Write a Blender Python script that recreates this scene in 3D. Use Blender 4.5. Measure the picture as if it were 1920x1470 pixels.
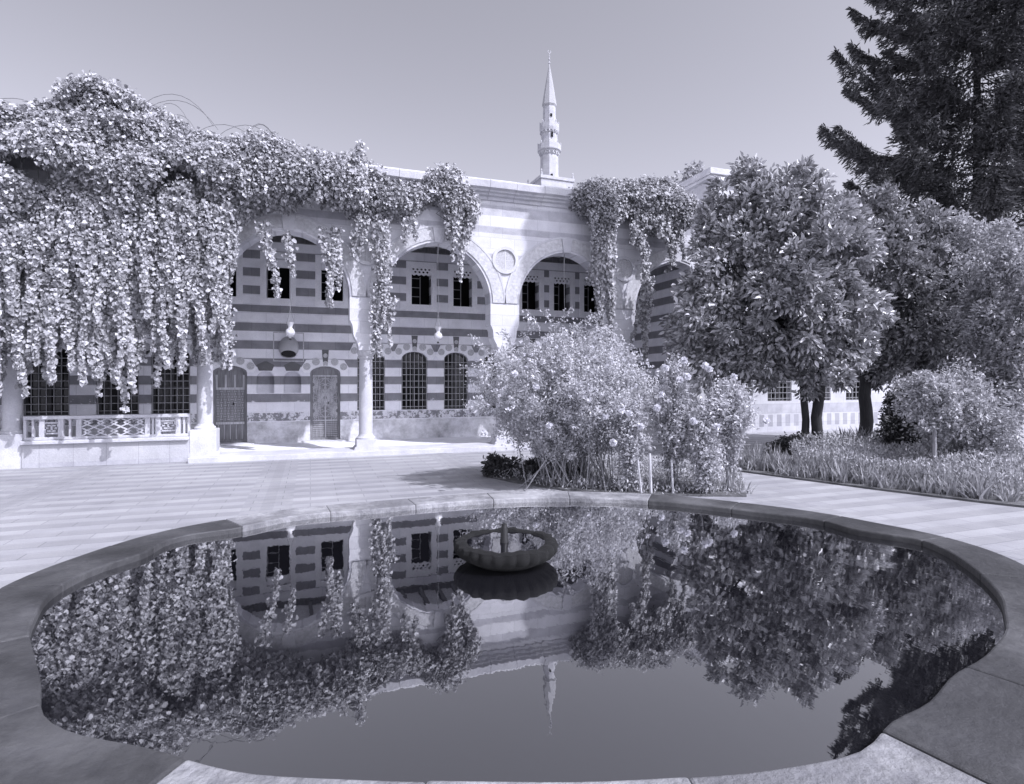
import bpy, math, random
import numpy as np
from mathutils import Vector
from mathutils.geometry import tessellate_polygon
R = math.radians
random.seed(7); rng = np.random.default_rng(11)
for o in list(bpy.data.objects): bpy.data.objects.remove(o)
S = bpy.context.scene
COL = S.collection

# ------------------------------------------------------------------ camera, sky, sun
CAMZ = 1.67; FPX = 1080.0; YAW = 19.3; HOR = 715.0
cam = bpy.data.objects.new('camera', bpy.data.cameras.new('camera')); COL.objects.link(cam)
cam.location = (0, 0, CAMZ); cam.rotation_euler = (R(90), 0, R(-YAW))
cam.data.sensor_width = 36; cam.data.lens = 36*FPX/1920; cam.data.shift_y = -(735-HOR)/1920
cam.data.clip_start = 0.05; cam.data.clip_end = 2000
S.camera = cam
SUNV = Vector((2.25, -3.0, 4.24)).normalized()          # towards the sun
W = bpy.data.worlds.new('World'); S.world = W; W.use_nodes = True
wt = W.node_tree; wt.nodes.clear()
sky = wt.nodes.new('ShaderNodeTexSky'); sky.sky_type = 'NISHITA'; sky.sun_disc = False
sky.sun_elevation = math.asin(SUNV.z); sky.sun_rotation = math.atan2(SUNV.x, SUNV.y)
sky.dust_density = 2.0; sky.air_density = 1.0
bw = wt.nodes.new('ShaderNodeRGBToBW'); mx = wt.nodes.new('ShaderNodeMix'); mx.data_type = 'RGBA'; mx.blend_type = 'MULTIPLY'
mx.inputs[0].default_value = 1.0; mx.inputs[7].default_value = (1.0, 1.005, 1.20, 1)
bg = wt.nodes.new('ShaderNodeBackground'); bg.inputs[1].default_value = 0.135
wo = wt.nodes.new('ShaderNodeOutputWorld')
wt.links.new(sky.outputs[0], bw.inputs[0]); wt.links.new(bw.outputs[0], mx.inputs[6])
wt.links.new(mx.outputs[2], bg.inputs[0]); wt.links.new(bg.outputs[0], wo.inputs[0])
sun = bpy.data.objects.new('sun', bpy.data.lights.new('sun', 'SUN')); COL.objects.link(sun)
sun.data.energy = 2.3; sun.data.angle = R(0.5); sun.data.color = (1.0, 1.0, 1.13)
sun.rotation_euler = SUNV.to_track_quat('Z', 'Y').to_euler(); sun.location = (8, -8, 20)
S.view_settings.view_transform = 'Standard'; S.view_settings.look = 'None'
S.view_settings.exposure = 0.92; S.view_settings.gamma = 1.0

# ------------------------------------------------------------------ coordinates
SN, CS = math.sin(R(YAW)), math.cos(R(YAW))
def c2w(lat, dep, z=0.0): return Vector((dep*SN + lat*CS, dep*CS - lat*SN, z))
def px(x, y, dep):                                       # a spot seen at a bearing, at a real distance
    return c2w((x-960)/FPX*dep, dep, CAMZ - (y-HOR)/FPX*dep)
def onY(x, y, Y):
    u = (x-960)/FPX; return px(x, y, Y/(CS - SN*u))
def smooth_noise(p, f, seed=0):
    p = np.asarray(p)*f + seed*7.3
    a = np.sin(p[..., 0]*1.0+1.7*np.sin(p[..., 1]*.8+seed)) + np.sin(p[..., 1]*1.3+1.5*np.sin(p[..., 2]*1.1+seed*2)) + np.sin(p[..., 2]*1.2+1.6*np.sin(p[..., 0]*.9+seed*3))
    return a/3

# ------------------------------------------------------------------ materials
def nodes(name):
    m = bpy.data.materials.new(name); m.use_nodes = True
    nt = m.node_tree; b = nt.nodes['Principled BSDF']; return m, nt, b
def g(v, t=1.06):
    t = 1+(t-1)*.5; return (v, v, min(1, v*t), 1)
def N(nt, t, **k):
    n = nt.nodes.new(t)
    for a, v in k.items(): setattr(n, a, v)
    return n
def mixc(nt, fac, a, b, mode='MIX'):
    m = N(nt, 'ShaderNodeMix', data_type='RGBA', blend_type=mode)
    for s, v in ((m.inputs[0], fac), (m.inputs[6], a), (m.inputs[7], b)):
        if hasattr(v, 'links') or hasattr(v, 'is_linked'): nt.links.new(v, s)
        else: s.default_value = v
    return m.outputs[2]
def noise(nt, co, scale, detail=5, rough=.55):
    n = N(nt, 'ShaderNodeTexNoise'); n.inputs['Scale'].default_value = scale; n.inputs['Detail'].default_value = detail
    n.inputs['Roughness'].default_value = rough
    nt.links.new(co, n.inputs['Vector']); return n.outputs['Fac']
def ramp(nt, fac, stops, interp='LINEAR'):
    r = N(nt, 'ShaderNodeValToRGB'); r.color_ramp.interpolation = interp
    e = r.color_ramp.elements
    e[0].position, e[0].color = stops[0]; e[1].position, e[1].color = stops[1]
    for p, c in stops[2:]:
        k = e.new(p); k.color = c
    nt.links.new(fac, r.inputs[0]); return r.outputs[0]
def bump(nt, b, h, strength, dist=.02):
    n = N(nt, 'ShaderNodeBump'); n.inputs['Strength'].default_value = strength; n.inputs['Distance'].default_value = dist
    nt.links.new(h, n.inputs['Height']); nt.links.new(n.outputs[0], b.inputs['Normal'])
def objco(nt):
    ge = N(nt, 'ShaderNodeNewGeometry'); return ge.outputs['Position']
def stone(name, v, var=.12, rough=.85, scale=3, bs=.4, stain=.0):
    m, nt, b = nodes(name); co = objco(nt)
    n1 = noise(nt, co, scale); n2 = noise(nt, co, scale*12, 4, .65)
    c = ramp(nt, n1, [(.3, g(v*(1-var))), (.7, g(v*(1+var)))])
    c2 = ramp(nt, n2, [(.35, g(.86)), (.6, g(1.0, 1.0))]); c = mixc(nt, .8, c, c2, 'MULTIPLY')
    if stain:
        n3 = noise(nt, co, 1.3, 7, .7); c3 = ramp(nt, n3, [(.45, g(1-stain)), (.6, g(1.0, 1.0))]); c = mixc(nt, 1.0, c, c3, 'MULTIPLY')
    nt.links.new(c, b.inputs['Base Color']); b.inputs['Roughness'].default_value = rough
    bump(nt, b, n2, bs); return m
def bands(name, lv, dv, zones, zmax=10.0, wear=None, joint=None, plaster=None, wob=.006, rough=.85, dado=False):
    """horizontal courses: zones = list of (z0, z1) that are dark"""
    m, nt, b = nodes(name); co = objco(nt)
    sep = N(nt, 'ShaderNodeSeparateXYZ'); nt.links.new(co, sep.inputs[0])
    nw = noise(nt, co, 2.2, 3); mm = N(nt, 'ShaderNodeMath', operation='MULTIPLY_ADD')
    nt.links.new(nw, mm.inputs[0]); mm.inputs[1].default_value = wob*2; nt.links.new(sep.outputs[2], mm.inputs[2])
    dv_ = N(nt, 'ShaderNodeMath', operation='DIVIDE'); nt.links.new(mm.outputs[0], dv_.inputs[0]); dv_.inputs[1].default_value = zmax
    stops = [(0.0, (0, 0, 0, 1))]
    for a, c_ in zones: stops += [(a/zmax, (1, 1, 1, 1)), (c_/zmax, (0, 0, 0, 1))]
    mask = ramp(nt, dv_.outputs[0], stops, 'CONSTANT')
    n1 = noise(nt, co, 3.0, 6, .6); n2 = noise(nt, co, 40, 4, .65); n3 = noise(nt, co, .9, 6, .65)
    L = ramp(nt, n1, [(.3, g(lv*.9)), (.7, g(lv*1.08))]); D = ramp(nt, n1, [(.3, g(dv*.82, 1.12)), (.7, g(dv*1.2, 1.1))])
    if wear:
        wz = N(nt, 'ShaderNodeMapRange'); nt.links.new(sep.outputs[2], wz.inputs[0])
        wz.inputs[1].default_value = wear[0]; wz.inputs[2].default_value = wear[1]; wz.inputs[3].default_value = .50; wz.inputs[4].default_value = .2
        nn = noise(nt, co, 9, 8, .75)
        gt = N(nt, 'ShaderNodeMath', operation='GREATER_THAN'); nt.links.new(nn, gt.inputs[0]); nt.links.new(wz.outputs[0], gt.inputs[1])
        mk = mixc(nt, 1.0, mask, gt.outputs[0], 'MULTIPLY'); mask = mixc(nt, .8, mask, mk)
    c = mixc(nt, mask, L, D)
    if joint:
        bt = N(nt, 'ShaderNodeTexBrick'); bt.inputs['Scale'].default_value = 1.0
        bt.inputs['Brick Width'].default_value = joint[0]; bt.inputs['Row Height'].default_value = joint[1]
        bt.inputs['Mortar Size'].default_value = .006; bt.inputs['Color1'].default_value = (1, 1, 1, 1); bt.inputs['Color2'].default_value = (.86, .86, .88, 1)
        bt.inputs['Mortar'].default_value = (.66, .66, .68, 1)
        cb = N(nt, 'ShaderNodeCombineXYZ'); ad = N(nt, 'ShaderNodeMath', operation='ADD')
        nt.links.new(sep.outputs[0], ad.inputs[0]); nt.links.new(sep.outputs[1], ad.inputs[1]); nt.links.new(ad.outputs[0], cb.inputs[0])
        sb = N(nt, 'ShaderNodeMath', operation='SUBTRACT'); nt.links.new(sep.outputs[2], sb.inputs[0]); sb.inputs[1].default_value = joint[2]
        nt.links.new(sb.outputs[0], cb.inputs[1]); nt.links.new(cb.outputs[0], bt.inputs['Vector'])
        c = mixc(nt, .75, c, bt.outputs['Color'], 'MULTIPLY')
    if dado:
        bt2 = N(nt, 'ShaderNodeTexBrick', offset=0.0); bt2.inputs['Scale'].default_value = 1.0
        bt2.inputs['Brick Width'].default_value = .36; bt2.inputs['Row Height'].default_value = 5.0
        bt2.inputs['Mortar Size'].default_value = .08; bt2.inputs['Mortar Smooth'].default_value = 0
        bt2.inputs['Color1'].default_value = g(.58); bt2.inputs['Color2'].default_value = g(.72); bt2.inputs['Mortar'].default_value = (1, 1, 1, 1)
        cb2 = N(nt, 'ShaderNodeCombineXYZ'); nt.links.new(sep.outputs[0], cb2.inputs[0]); cb2.inputs[1].default_value = 2.0
        nt.links.new(cb2.outputs[0], bt2.inputs['Vector'])
        zz = ramp(nt, dv_.outputs[0], [(0, (0, 0, 0, 1)), (.19/zmax, (1, 1, 1, 1)), (.56/zmax, (0, 0, 0, 1))], 'CONSTANT')
        dd = mixc(nt, 1.0, c, bt2.outputs['Color'], 'MULTIPLY'); c = mixc(nt, zz, c, dd)
    if plaster:
        pz = N(nt, 'ShaderNodeMath', operation='LESS_THAN'); nt.links.new(sep.outputs[2], pz.inputs[0]); pz.inputs[1].default_value = plaster
        n4 = noise(nt, co, 1.6, 9, .72)
        pc = ramp(nt, n4, [(.32, g(lv*.30)), (.47, g(lv*.62)), (.62, g(lv*.92))]); c = mixc(nt, pz.outputs[0], c, pc)
    st = ramp(nt, n3, [(.35, g(.86)), (.6, g(1.0, 1.0))]); c = mixc(nt, .8, c, st, 'MULTIPLY')
    fs = ramp(nt, n2, [(.3, g(.84)), (.6, g(1.0, 1.0))]); c = mixc(nt, .7, c, fs, 'MULTIPLY')
    nt.links.new(c, b.inputs['Base Color']); b.inputs['Roughness'].default_value = rough
    bump(nt, b, n2, .35, .02); return m
def leafmat(name, lo, hi, rough=.45, trans=.25, spec=.5):
    m, nt, b = nodes(name)
    ge = N(nt, 'ShaderNodeNewGeometry'); ri = ge.outputs['Random Per Island']
    c = ramp(nt, ri, [(0, g(lo, 1.12)), (1, g(hi, 1.08))])
    nt.links.new(c, b.inputs['Base Color']); b.inputs['Roughness'].default_value = rough
    b.inputs['Specular IOR Level'].default_value = spec
    tr = N(nt, 'ShaderNodeBsdfTranslucent'); nt.links.new(c, tr.inputs[0])
    ms = N(nt, 'ShaderNodeMixShader'); ms.inputs[0].default_value = trans
    nt.links.new(b.outputs[0], ms.inputs[1]); nt.links.new(tr.outputs[0], ms.inputs[2])
    nt.links.new(ms.outputs[0], nt.nodes['Material Output'].inputs[0]); return m
def plain(name, v, rough=.6, metal=0.0, tint=1.08):
    m, nt, b = nodes(name); co = objco(nt)
    n = noise(nt, co, 14, 5); c = ramp(nt, n, [(.3, g(v*.8, tint)), (.7, g(v*1.15, tint))])
    nt.links.new(c, b.inputs['Base Color']); b.inputs['Roughness'].default_value = rough; b.inputs['Metallic'].default_value = metal
    return m
def wood(name, v, rough=.7):
    m, nt, b = nodes(name); co = objco(nt)
    mp = N(nt, 'ShaderNodeMapping'); mp.inputs['Scale'].default_value = (18, 18, 1.5); nt.links.new(co, mp.inputs[0])
    n = noise(nt, mp.outputs[0], 2, 6, .6); c = ramp(nt, n, [(.3, g(v*.6, 1.12)), (.7, g(v*1.25, 1.1))])
    nt.links.new(c, b.inputs['Base Color']); b.inputs['Roughness'].default_value = rough; bump(nt, b, n, .3); return m

zb = [(.84+.474*k-.215, .84+.474*k) for k in range(10)]
M = {}
M['facade'] = bands('facade_courses', .71, .49, [(3.58, 3.84), (4.52, 4.79), (5.30, 5.46), (5.73, 5.99)], 8.0, joint=(.62, .27, 3.58-.27*13))
M['backwall'] = bands('striped_courses', .88, .25, zb, 8.0, wear=(1.0, 1.5), joint=(.7, .237, .625), plaster=.60)
M['pale'] = stone('pale_limestone', .60, .08, stain=.15)
M['cream'] = stone('cream_stone', .84, .08)
M['dark'] = stone('basalt', .13, .2)
M['dark_rim'] = stone('dark_coping', .085, .4, scale=1.8, rough=.6, stain=.5)  # darker coping tone for the side and near-corner stones
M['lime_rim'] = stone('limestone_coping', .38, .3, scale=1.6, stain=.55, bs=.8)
M['carved'] = stone('carved_stone', .68, .18, scale=14, bs=1.0)
M['rose'] = stone('rosette_stone', .50, .25, scale=30)
M['wing'] = bands('wing_courses', .60, .48, [(.62, .9), (1.55, 1.8), (2.5, 2.75), (3.45, 3.7), (4.4, 4.65), (5.3, 5.6), (6.3, 6.6), (7.3, 7.55)], 10.0, joint=(.6, .31, 0), dado=True)
M['minaret'] = bands('minaret_limestone', .56, .50, [(21.2, 21.5), (23.2, 23.5), (24.1, 24.3), (25.9, 26.2), (28.4, 28.7)], 40.0, joint=(.8, .38, 0))
M['cone'] = stone('lead_cone', .40, .08, scale=.8)
M['plinth'] = bands('plinth_blocks', .50, .45, [(.0, .1)], 4.0, joint=(.55, .6, -.05))
M['iron'] = plain('grille_iron', .32, .5)
M['darkiron'] = plain('dark_iron', .015, .5)
M['glasspane'] = plain('dark_pane', .012, .12)
M['void'] = plain('unlit_black', .008, .9)  # near-black colour stands in for the unlit depth behind openings and in hollows
M['wood'] = wood('door_wood', .22); M['woodline'] = wood('door_strapwork', .50); M['frame'] = wood('window_wood', .06)
M['ceil'] = wood('ceiling_wood', .45); M['beam'] = wood('beam_wood', .10)
M['lamp'] = plain('lantern_glass', .62, .25); M['shell'] = stone('shell_plaster', .5, .1)
M['bowl'] = stone('fountain_stone', .009, .5, rough=.9, scale=20, bs=1.0)
M['soil'] = stone('soil', .14, .4, scale=6, bs=1.0)
M['bark'] = wood('bark', .055, .95); M['palebark'] = wood('pale_bark', .35, .9); M['stake'] = wood('stake_wood', .5)
M['cane'] = wood('cane', .28); M['vinestem'] = wood('vine_stem', .16)
M['vineleaf'] = leafmat('vine_leaf', .18, .68, .5, .25, .35)
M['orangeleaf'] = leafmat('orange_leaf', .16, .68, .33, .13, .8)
M['orangeleaf_shaded'] = leafmat('shaded_orange_leaf', .14, .58, .36, .10, .6)  # darker copy of the orange leaf, the tree's shade put into the colour
M['roseleaf'] = leafmat('rose_leaf', .38, .75, .5, .35, .4)
M['darkleaf'] = leafmat('dark_leaf', .03, .12, .5, .10, .4)
M['fineleaf'] = leafmat('fine_leaf', .32, .65, .5, .25, .4)
M['conifer'] = leafmat('conifer_needles', .05, .19, .6, .08, .3)
M['iris'] = leafmat('iris_blade', .22, .50, .45, .2, .4)
M['petal'] = leafmat('white_petal', .75, .88, .6, .3, .3)
M['fruit'] = plain('orange_fruit', .42, .4)

def paving_mat():
    m, nt, b = nodes('paving'); co = objco(nt)
    sep = N(nt, 'ShaderNodeSeparateXYZ'); nt.links.new(co, sep.inputs[0])
    def fract(src, per, off, wid):
        a = N(nt, 'ShaderNodeMath', operation='ADD'); nt.links.new(src, a.inputs[0]); a.inputs[1].default_value = off+100*per
        mo = N(nt, 'ShaderNodeMath', operation='MODULO'); nt.links.new(a.outputs[0], mo.inputs[0]); mo.inputs[1].default_value = per
        l = N(nt, 'ShaderNodeMath', operation='LESS_THAN'); nt.links.new(mo.outputs[0], l.inputs[0]); l.inputs[1].default_value = wid
        return l.outputs[0]
    xs, ys = sep.outputs[0], sep.outputs[1]
    st = fract(ys, .44, 0, .2)                 # narrow courses running along X
    px_ = fract(xs, 3.33, .85, .62)             # long bands running to the arcade
    px2 = fract(xs, 3.33, .62, .16)
    cell = fract(xs, 1.1, .3, .55)
    nb = noise(nt, co, 2.0, 6, .6); nf = noise(nt, co, 55, 4, .6)
    A = ramp(nt, nb, [(.3, g(.39)), (.7, g(.45))]); B = ramp(nt, nb, [(.3, g(.32)), (.7, g(.375))])
    Cc = ramp(nt, nb, [(.3, g(.34)), (.7, g(.41))])
    c = mixc(nt, st, A, B); band = mixc(nt, px2, Cc, B); c = mixc(nt, px_, c, band)
    bt = N(nt, 'ShaderNodeTexBrick'); bt.inputs['Scale'].default_value = 1.0; bt.inputs['Brick Width'].default_value = .74; bt.inputs['Row Height'].default_value = .22
    bt.inputs['Mortar Size'].default_value = .006; bt.inputs['Color1'].default_value = (1, 1, 1, 1); bt.inputs['Color2'].default_value = g(.80); bt.inputs['Mortar'].default_value = g(.45)
    nt.links.new(co, bt.inputs['Vector']); c = mixc(nt, .65, c, bt.outputs['Color'], 'MULTIPLY')
    fs = ramp(nt, nf, [(.35, g(.88)), (.6, g(1.0, 1.0))]); c = mixc(nt, .8, c, fs, 'MULTIPLY')
    nl = noise(nt, co, .45, 6, .65); sl = ramp(nt, nl, [(.35, g(.74)), (.6, g(1.0, 1.0))]); c = mixc(nt, .8, c, sl, 'MULTIPLY')
    nt.links.new(c, b.inputs['Base Color']); b.inputs['Roughness'].default_value = .75; bump(nt, b, nf, .3); return m
M['paving'] = paving_mat()
def water_mat(name='water', lo=.27, hi=.95, rip=.00025):
    m, nt, b = nodes(name); co = objco(nt)
    mp = N(nt, 'ShaderNodeMapping'); mp.inputs['Rotation'].default_value = (0, 0, R(YAW)); mp.inputs['Scale'].default_value = (3.2, 1.0, 1)
    nt.links.new(co, mp.inputs[0]); n = noise(nt, mp.outputs[0], 4.5, 3, .5)
    bu = N(nt, 'ShaderNodeBump'); bu.inputs['Strength'].default_value = 1; bu.inputs['Distance'].default_value = rip; nt.links.new(n, bu.inputs['Height'])
    b.inputs['Base Color'].default_value = g(.008, 1.6); b.inputs['Roughness'].default_value = .6; b.inputs['Specular IOR Level'].default_value = 0
    gl = N(nt, 'ShaderNodeBsdfGlossy'); gl.inputs['Roughness'].default_value = 0.012; gl.inputs[0].default_value = (1, 1, 1, 1)
    nt.links.new(bu.outputs[0], gl.inputs['Normal'])
    fr = N(nt, 'ShaderNodeFresnel'); fr.inputs[0].default_value = 1.45; nt.links.new(bu.outputs[0], fr.inputs['Normal'])
    mr = N(nt, 'ShaderNodeMapRange'); nt.links.new(fr.outputs[0], mr.inputs[0]); mr.inputs[1].default_value = .04; mr.inputs[2].default_value = .5
    mr.inputs[3].default_value = lo; mr.inputs[4].default_value = hi
    ms = N(nt, 'ShaderNodeMixShader'); nt.links.new(mr.outputs[0], ms.inputs[0]); nt.links.new(b.outputs[0], ms.inputs[1]); nt.links.new(gl.outputs[0], ms.inputs[2])
    nt.links.new(ms.outputs[0], nt.nodes['Material Output'].inputs[0]); return m
M['water'] = water_mat()

# ------------------------------------------------------------------ building blocks
WL = {}
class MB:
    def __init__(s): s.v = []; s.f = []
    def add(s, vs, fs):
        k = len(s.v); s.v += [tuple(p) for p in vs]; s.f += [tuple(i+k for i in f) for f in fs]; return s
    def box(s, x0, x1, y0, y1, z0, z1):
        vs = [(x, y, z) for z in (z0, z1) for y in (y0, y1) for x in (x0, x1)]
        return s.add(vs, [(0, 2, 3, 1), (4, 5, 7, 6), (0, 1, 5, 4), (2, 6, 7, 3), (0, 4, 6, 2), (1, 3, 7, 5)])
    def prism(s, loops, a0, a1, axis='Y'):
        """loops: outer loop then holes, in (h, z); extruded along the axis from a0 to a1"""
        def P(h, z, a):
            return {'Y': (h, a, z), 'X': (a, h, z), 'Z': (h, z, a)}[axis]
        flat = [p for l in loops for p in l]; n = len(flat)
        tris = tessellate_polygon([[Vector((p[0], p[1], 0)) for p in l] for l in loops])
        vs = [P(h, z, a0) for h, z in flat] + [P(h, z, a1) for h, z in flat]
        fs = [tuple(t) for t in tris] + [tuple(i+n for i in reversed(t)) for t in tris]
        k = 0
        for l in loops:
            m = len(l)
            for i in range(m):
                a, b = k+i, k+(i+1) % m; fs.append((a, b, b+n, a+n))
            k += m
        return s.add(vs, fs)
    def lathe(s, prof, c=(0, 0, 0), n=24, ph=0.0, rx=1.0):
        vs = []; m = len(prof)
        for i in range(n):
            a = 2*math.pi*i/n+ph
            for r, z in prof: vs.append((c[0]+r*math.cos(a)*rx, c[1]+r*math.sin(a), c[2]+z))
        fs = [(i*m+j, ((i+1) % n)*m+j, ((i+1) % n)*m+j+1, i*m+j+1) for i in range(n) for j in range(m-1)]
        if prof[0][0] > 1e-6: fs.append(tuple(i*m for i in reversed(range(n))))
        if prof[-1][0] > 1e-6: fs.append(tuple(i*m+m-1 for i in range(n)))
        return s.add(vs, fs)
    def tube(s, pts, rad, n=6):
        pts = [Vector(p) for p in pts]; vs = []; fs = []
        rad = rad if hasattr(rad, '__len__') else [rad]*len(pts)
        for i, p in enumerate(pts):
            t = (pts[min(i+1, len(pts)-1)] - pts[max(i-1, 0)])
            t = t.normalized() if t.length > 1e-9 else Vector((0, 0, 1))
            a = t.cross(Vector((0, 0, 1)) if abs(t.z) < .95 else Vector((1, 0, 0))).normalized(); b = t.cross(a)
            for k in range(n):
                an = 2*math.pi*k/n; vs.append(p + (a*math.cos(an)+b*math.sin(an))*rad[i])
        for i in range(len(pts)-1):
            for k in range(n): fs.append((i*n+k, i*n+(k+1) % n, (i+1)*n+(k+1) % n, (i+1)*n+k))
        fs.append(tuple(range(n))[::-1]); fs.append(tuple((len(pts)-1)*n+k for k in range(n)))
        return s.add(vs, fs)
    def bar(s, p, q, w, d, up=(0, 1, 0)):
        p, q = Vector(p), Vector(q); t = (q-p).normalized(); u = Vector(up); a = t.cross(u).normalized()*w/2; b = u.normalized()*d/2
        vs = [e+i*a+j*b for e in (p, q) for i, j in ((-1, -1), (1, -1), (1, 1), (-1, 1))]
        return s.add(vs, [(3, 2, 1, 0), (4, 5, 6, 7), (0, 1, 5, 4), (1, 2, 6, 5), (2, 3, 7, 6), (3, 0, 4, 7)])
def link(name, me, mat, parent=None, origin=None, smooth=False):
    o = bpy.data.objects.new(name, me); COL.objects.link(o)
    me.materials.append(mat)
    if smooth: me.polygons.foreach_set('use_smooth', [True]*len(me.polygons))
    if parent is not None: o.parent = parent; WL[o.name] = WL[parent.name]
    else:
        o.location = origin if origin is not None else (0, 0, 0); WL[o.name] = Vector(o.location)
    return o
def part(name, mb, mat, parent=None, origin=None, smooth=False, bevel=0):
    """vertices are given in place; they are stored relative to the thing's base"""
    og = WL[parent.name] if parent is not None else Vector(origin if origin is not None else (0, 0, 0))
    me = bpy.data.meshes.new(name)
    me.from_pydata([(v[0]-og.x, v[1]-og.y, v[2]-og.z) for v in mb.v], [], mb.f); me.validate(); 
    import bmesh
    bm = bmesh.new(); bm.from_mesh(me); bmesh.ops.recalc_face_normals(bm, faces=bm.faces); bm.to_mesh(me); bm.free()
    o = link(name, me, mat, parent, og, smooth)
    if smooth:
        me.set_sharp_from_angle(angle=R(40))
    if bevel:
        b = o.modifiers.new('bevel', 'BEVEL'); b.width = bevel; b.segments = 2; b.limit_method = 'ANGLE'; b.angle_limit = R(50)
    return o
def tag(o, label=None, cat=None, group=None, kind=None):
    if label: o['label'] = label
    if cat: o['category'] = cat
    if group: o['group'] = group
    if kind: o['kind'] = kind
    return o
def thing(name, loc, label, cat, group=None):
    o = bpy.data.objects.new(name, None); COL.objects.link(o); o.location = loc; o.empty_display_size = .2
    WL[o.name] = Vector(loc); return tag(o, label, cat, group)
# --- foliage: many small leaf faces
def nrm(a): return a/np.maximum(np.linalg.norm(a, axis=-1, keepdims=True), 1e-9)
def leafobj(name, P, D, U, size, mat, parent, w=.75, fold=.18, shape='leaf'):
    P = np.asarray(P, float); n = len(P); D = nrm(D); Sd = nrm(np.cross(D, U)); U = nrm(np.cross(Sd, D))
    size = np.broadcast_to(size, (n,))[:, None]
    if shape == 'ivy': pro = [(0, 0, 0), (-.5, .05, .8), (-.42, .55, 1), (0, 1, -.4), (.42, .55, 1), (.5, .05, .8)]
    elif shape == 'blade': pro = [(0, 0, 0), (-.5, .3, 0), (-.4, .7, 0), (0, 1, 0), (.4, .7, 0), (.5, .3, 0)]
    else: pro = [(0, 0, 0), (-.42, .3, 1), (-.4, .62, 1), (0, 1, -.6), (.4, .62, 1), (.42, .3, 1)]
    V = np.empty((n, 6, 3))
    for k, (a, b, c) in enumerate(pro): V[:, k] = P + Sd*(a*w)*size + D*b*size + U*(c*fold)*size
    og = np.array(WL[parent.name]); V = V.reshape(-1, 3)-og
    me = bpy.data.meshes.new(name); me.vertices.add(n*6); me.vertices.foreach_set('co', V.astype(np.float32).ravel())
    base = np.arange(n)[:, None]*6
    loops = np.concatenate([base+np.array([0, 1, 2, 3]), base+np.array([0, 3, 4, 5])], axis=1).ravel()
    me.loops.add(n*8); me.loops.foreach_set('vertex_index', loops.astype(np.int32))
    me.polygons.add(n*2); me.polygons.foreach_set('loop_start', np.arange(0, n*8, 4, dtype=np.int32))
    me.update(calc_edges=True); me.validate()
    return link(name, me, mat, parent)
def rdir(n): return nrm(rng.normal(size=(n, 3)))
def clumps(C, Rr, npc, jitter=.15, shell=.5, squash=(1, 1, 1)):
    """points spread through small clumps; returns positions and outward directions"""
    C = np.asarray(C, float); k = len(C); Rr = np.broadcast_to(Rr, (k,))
    npc = np.broadcast_to(npc, (k,)); idx = np.repeat(np.arange(k), npc); n = len(idx)
    d = rdir(n); r = (shell+(1-shell)*rng.random(n)**.7)*Rr[idx]
    r = r*(1+.25*smooth_noise(d, 3.0, 2)+.1*rng.normal(size=n)*jitter*4)
    return C[idx]+d*r[:, None]*np.array(squash), d

# ------------------------------------------------------------------ the setting
YP, YB, TH = 13.5, 16.5, .45            # arcade plane, back wall plane, wall thickness
PER = 3.33; CR = [2.88+PER*i for i in range(-3, 3)]; CX = [1.215+PER*j for j in range(-3, 3)]
mb = MB(); mb.add([(-400, -400, 0), (400, -400, 0), (400, 400, 0), (-400, 400, 0)], [(0, 1, 2, 3)])
tag(part('ground', mb, M['paving']), kind='structure')
mb = MB(); mb.box(-9.4, 10, YP+TH+.2, YB+.1, -.05, .035); tag(part('arcade_floor', mb, M['cream']), kind='structure')
mb = MB(); mb.box(-2.35, 10, YP-.30, YP+TH+.2, -.05, .11); tag(part('kerb', mb, M['pale'], bevel=.012), kind='structure')

# ------------------------------------------------------------------ the arcaded building
A0, ZC, RC = 1.29, 3.60, 1.38
EE = (RC*RC-A0*A0)/(2*A0)
def arc(c, off=0.0, n=14, side=0):
    """points of the slightly pointed arch from left springing to right springing"""
    R0 = A0+EE+off; tc = math.acos(EE/R0); out = []
    for i in range(n+1):
        t = tc*i/n; out.append((c+EE-R0*math.cos(t), ZC+R0*math.sin(t)))
    r = [(2*c-x, z) for x, z in reversed(out[:-1])]
    return out+r
b0 = thing('palace_building', (1.2, YP, 0), 'long striped stone palace range with tall open arches, half covered by vines', 'building')
top = 6.25
pts = [(-9.5, top), (-9.5, 2.38)]
def corb(cx, side):                                       # ogee that narrows the pier down to its column
    pr = [(3.12, .375), (3.06, .372), (3.00, .34), (2.93, .31), (2.84, .30), (2.74, .295), (2.66, .26), (2.58, .215), (2.50, .19), (2.38, .175)]
    return [(cx+side*w, z) for z, w in pr]
for i, c in enumerate(CR):
    a = arc(c)
    if i > 0 or True:
        lc = c-PER/2; pts += list(reversed(corb(lc, 1)))
    if i < len(CR)-1:
        pts += a; pts += corb(c+PER/2, -1)
    else:
        pts += [p for p in a if p[0] < 9.98]
        xl = [p for p in a if p[0] >= 9.98][0]; pts += [(10.0, xl[1]+.02), (10.0, 0.0), (10.6, 0.0), (10.6, top)]
mb = MB(); mb.prism([pts], YP, YP+TH); part('facade', mb, M['facade'], b0)
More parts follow.
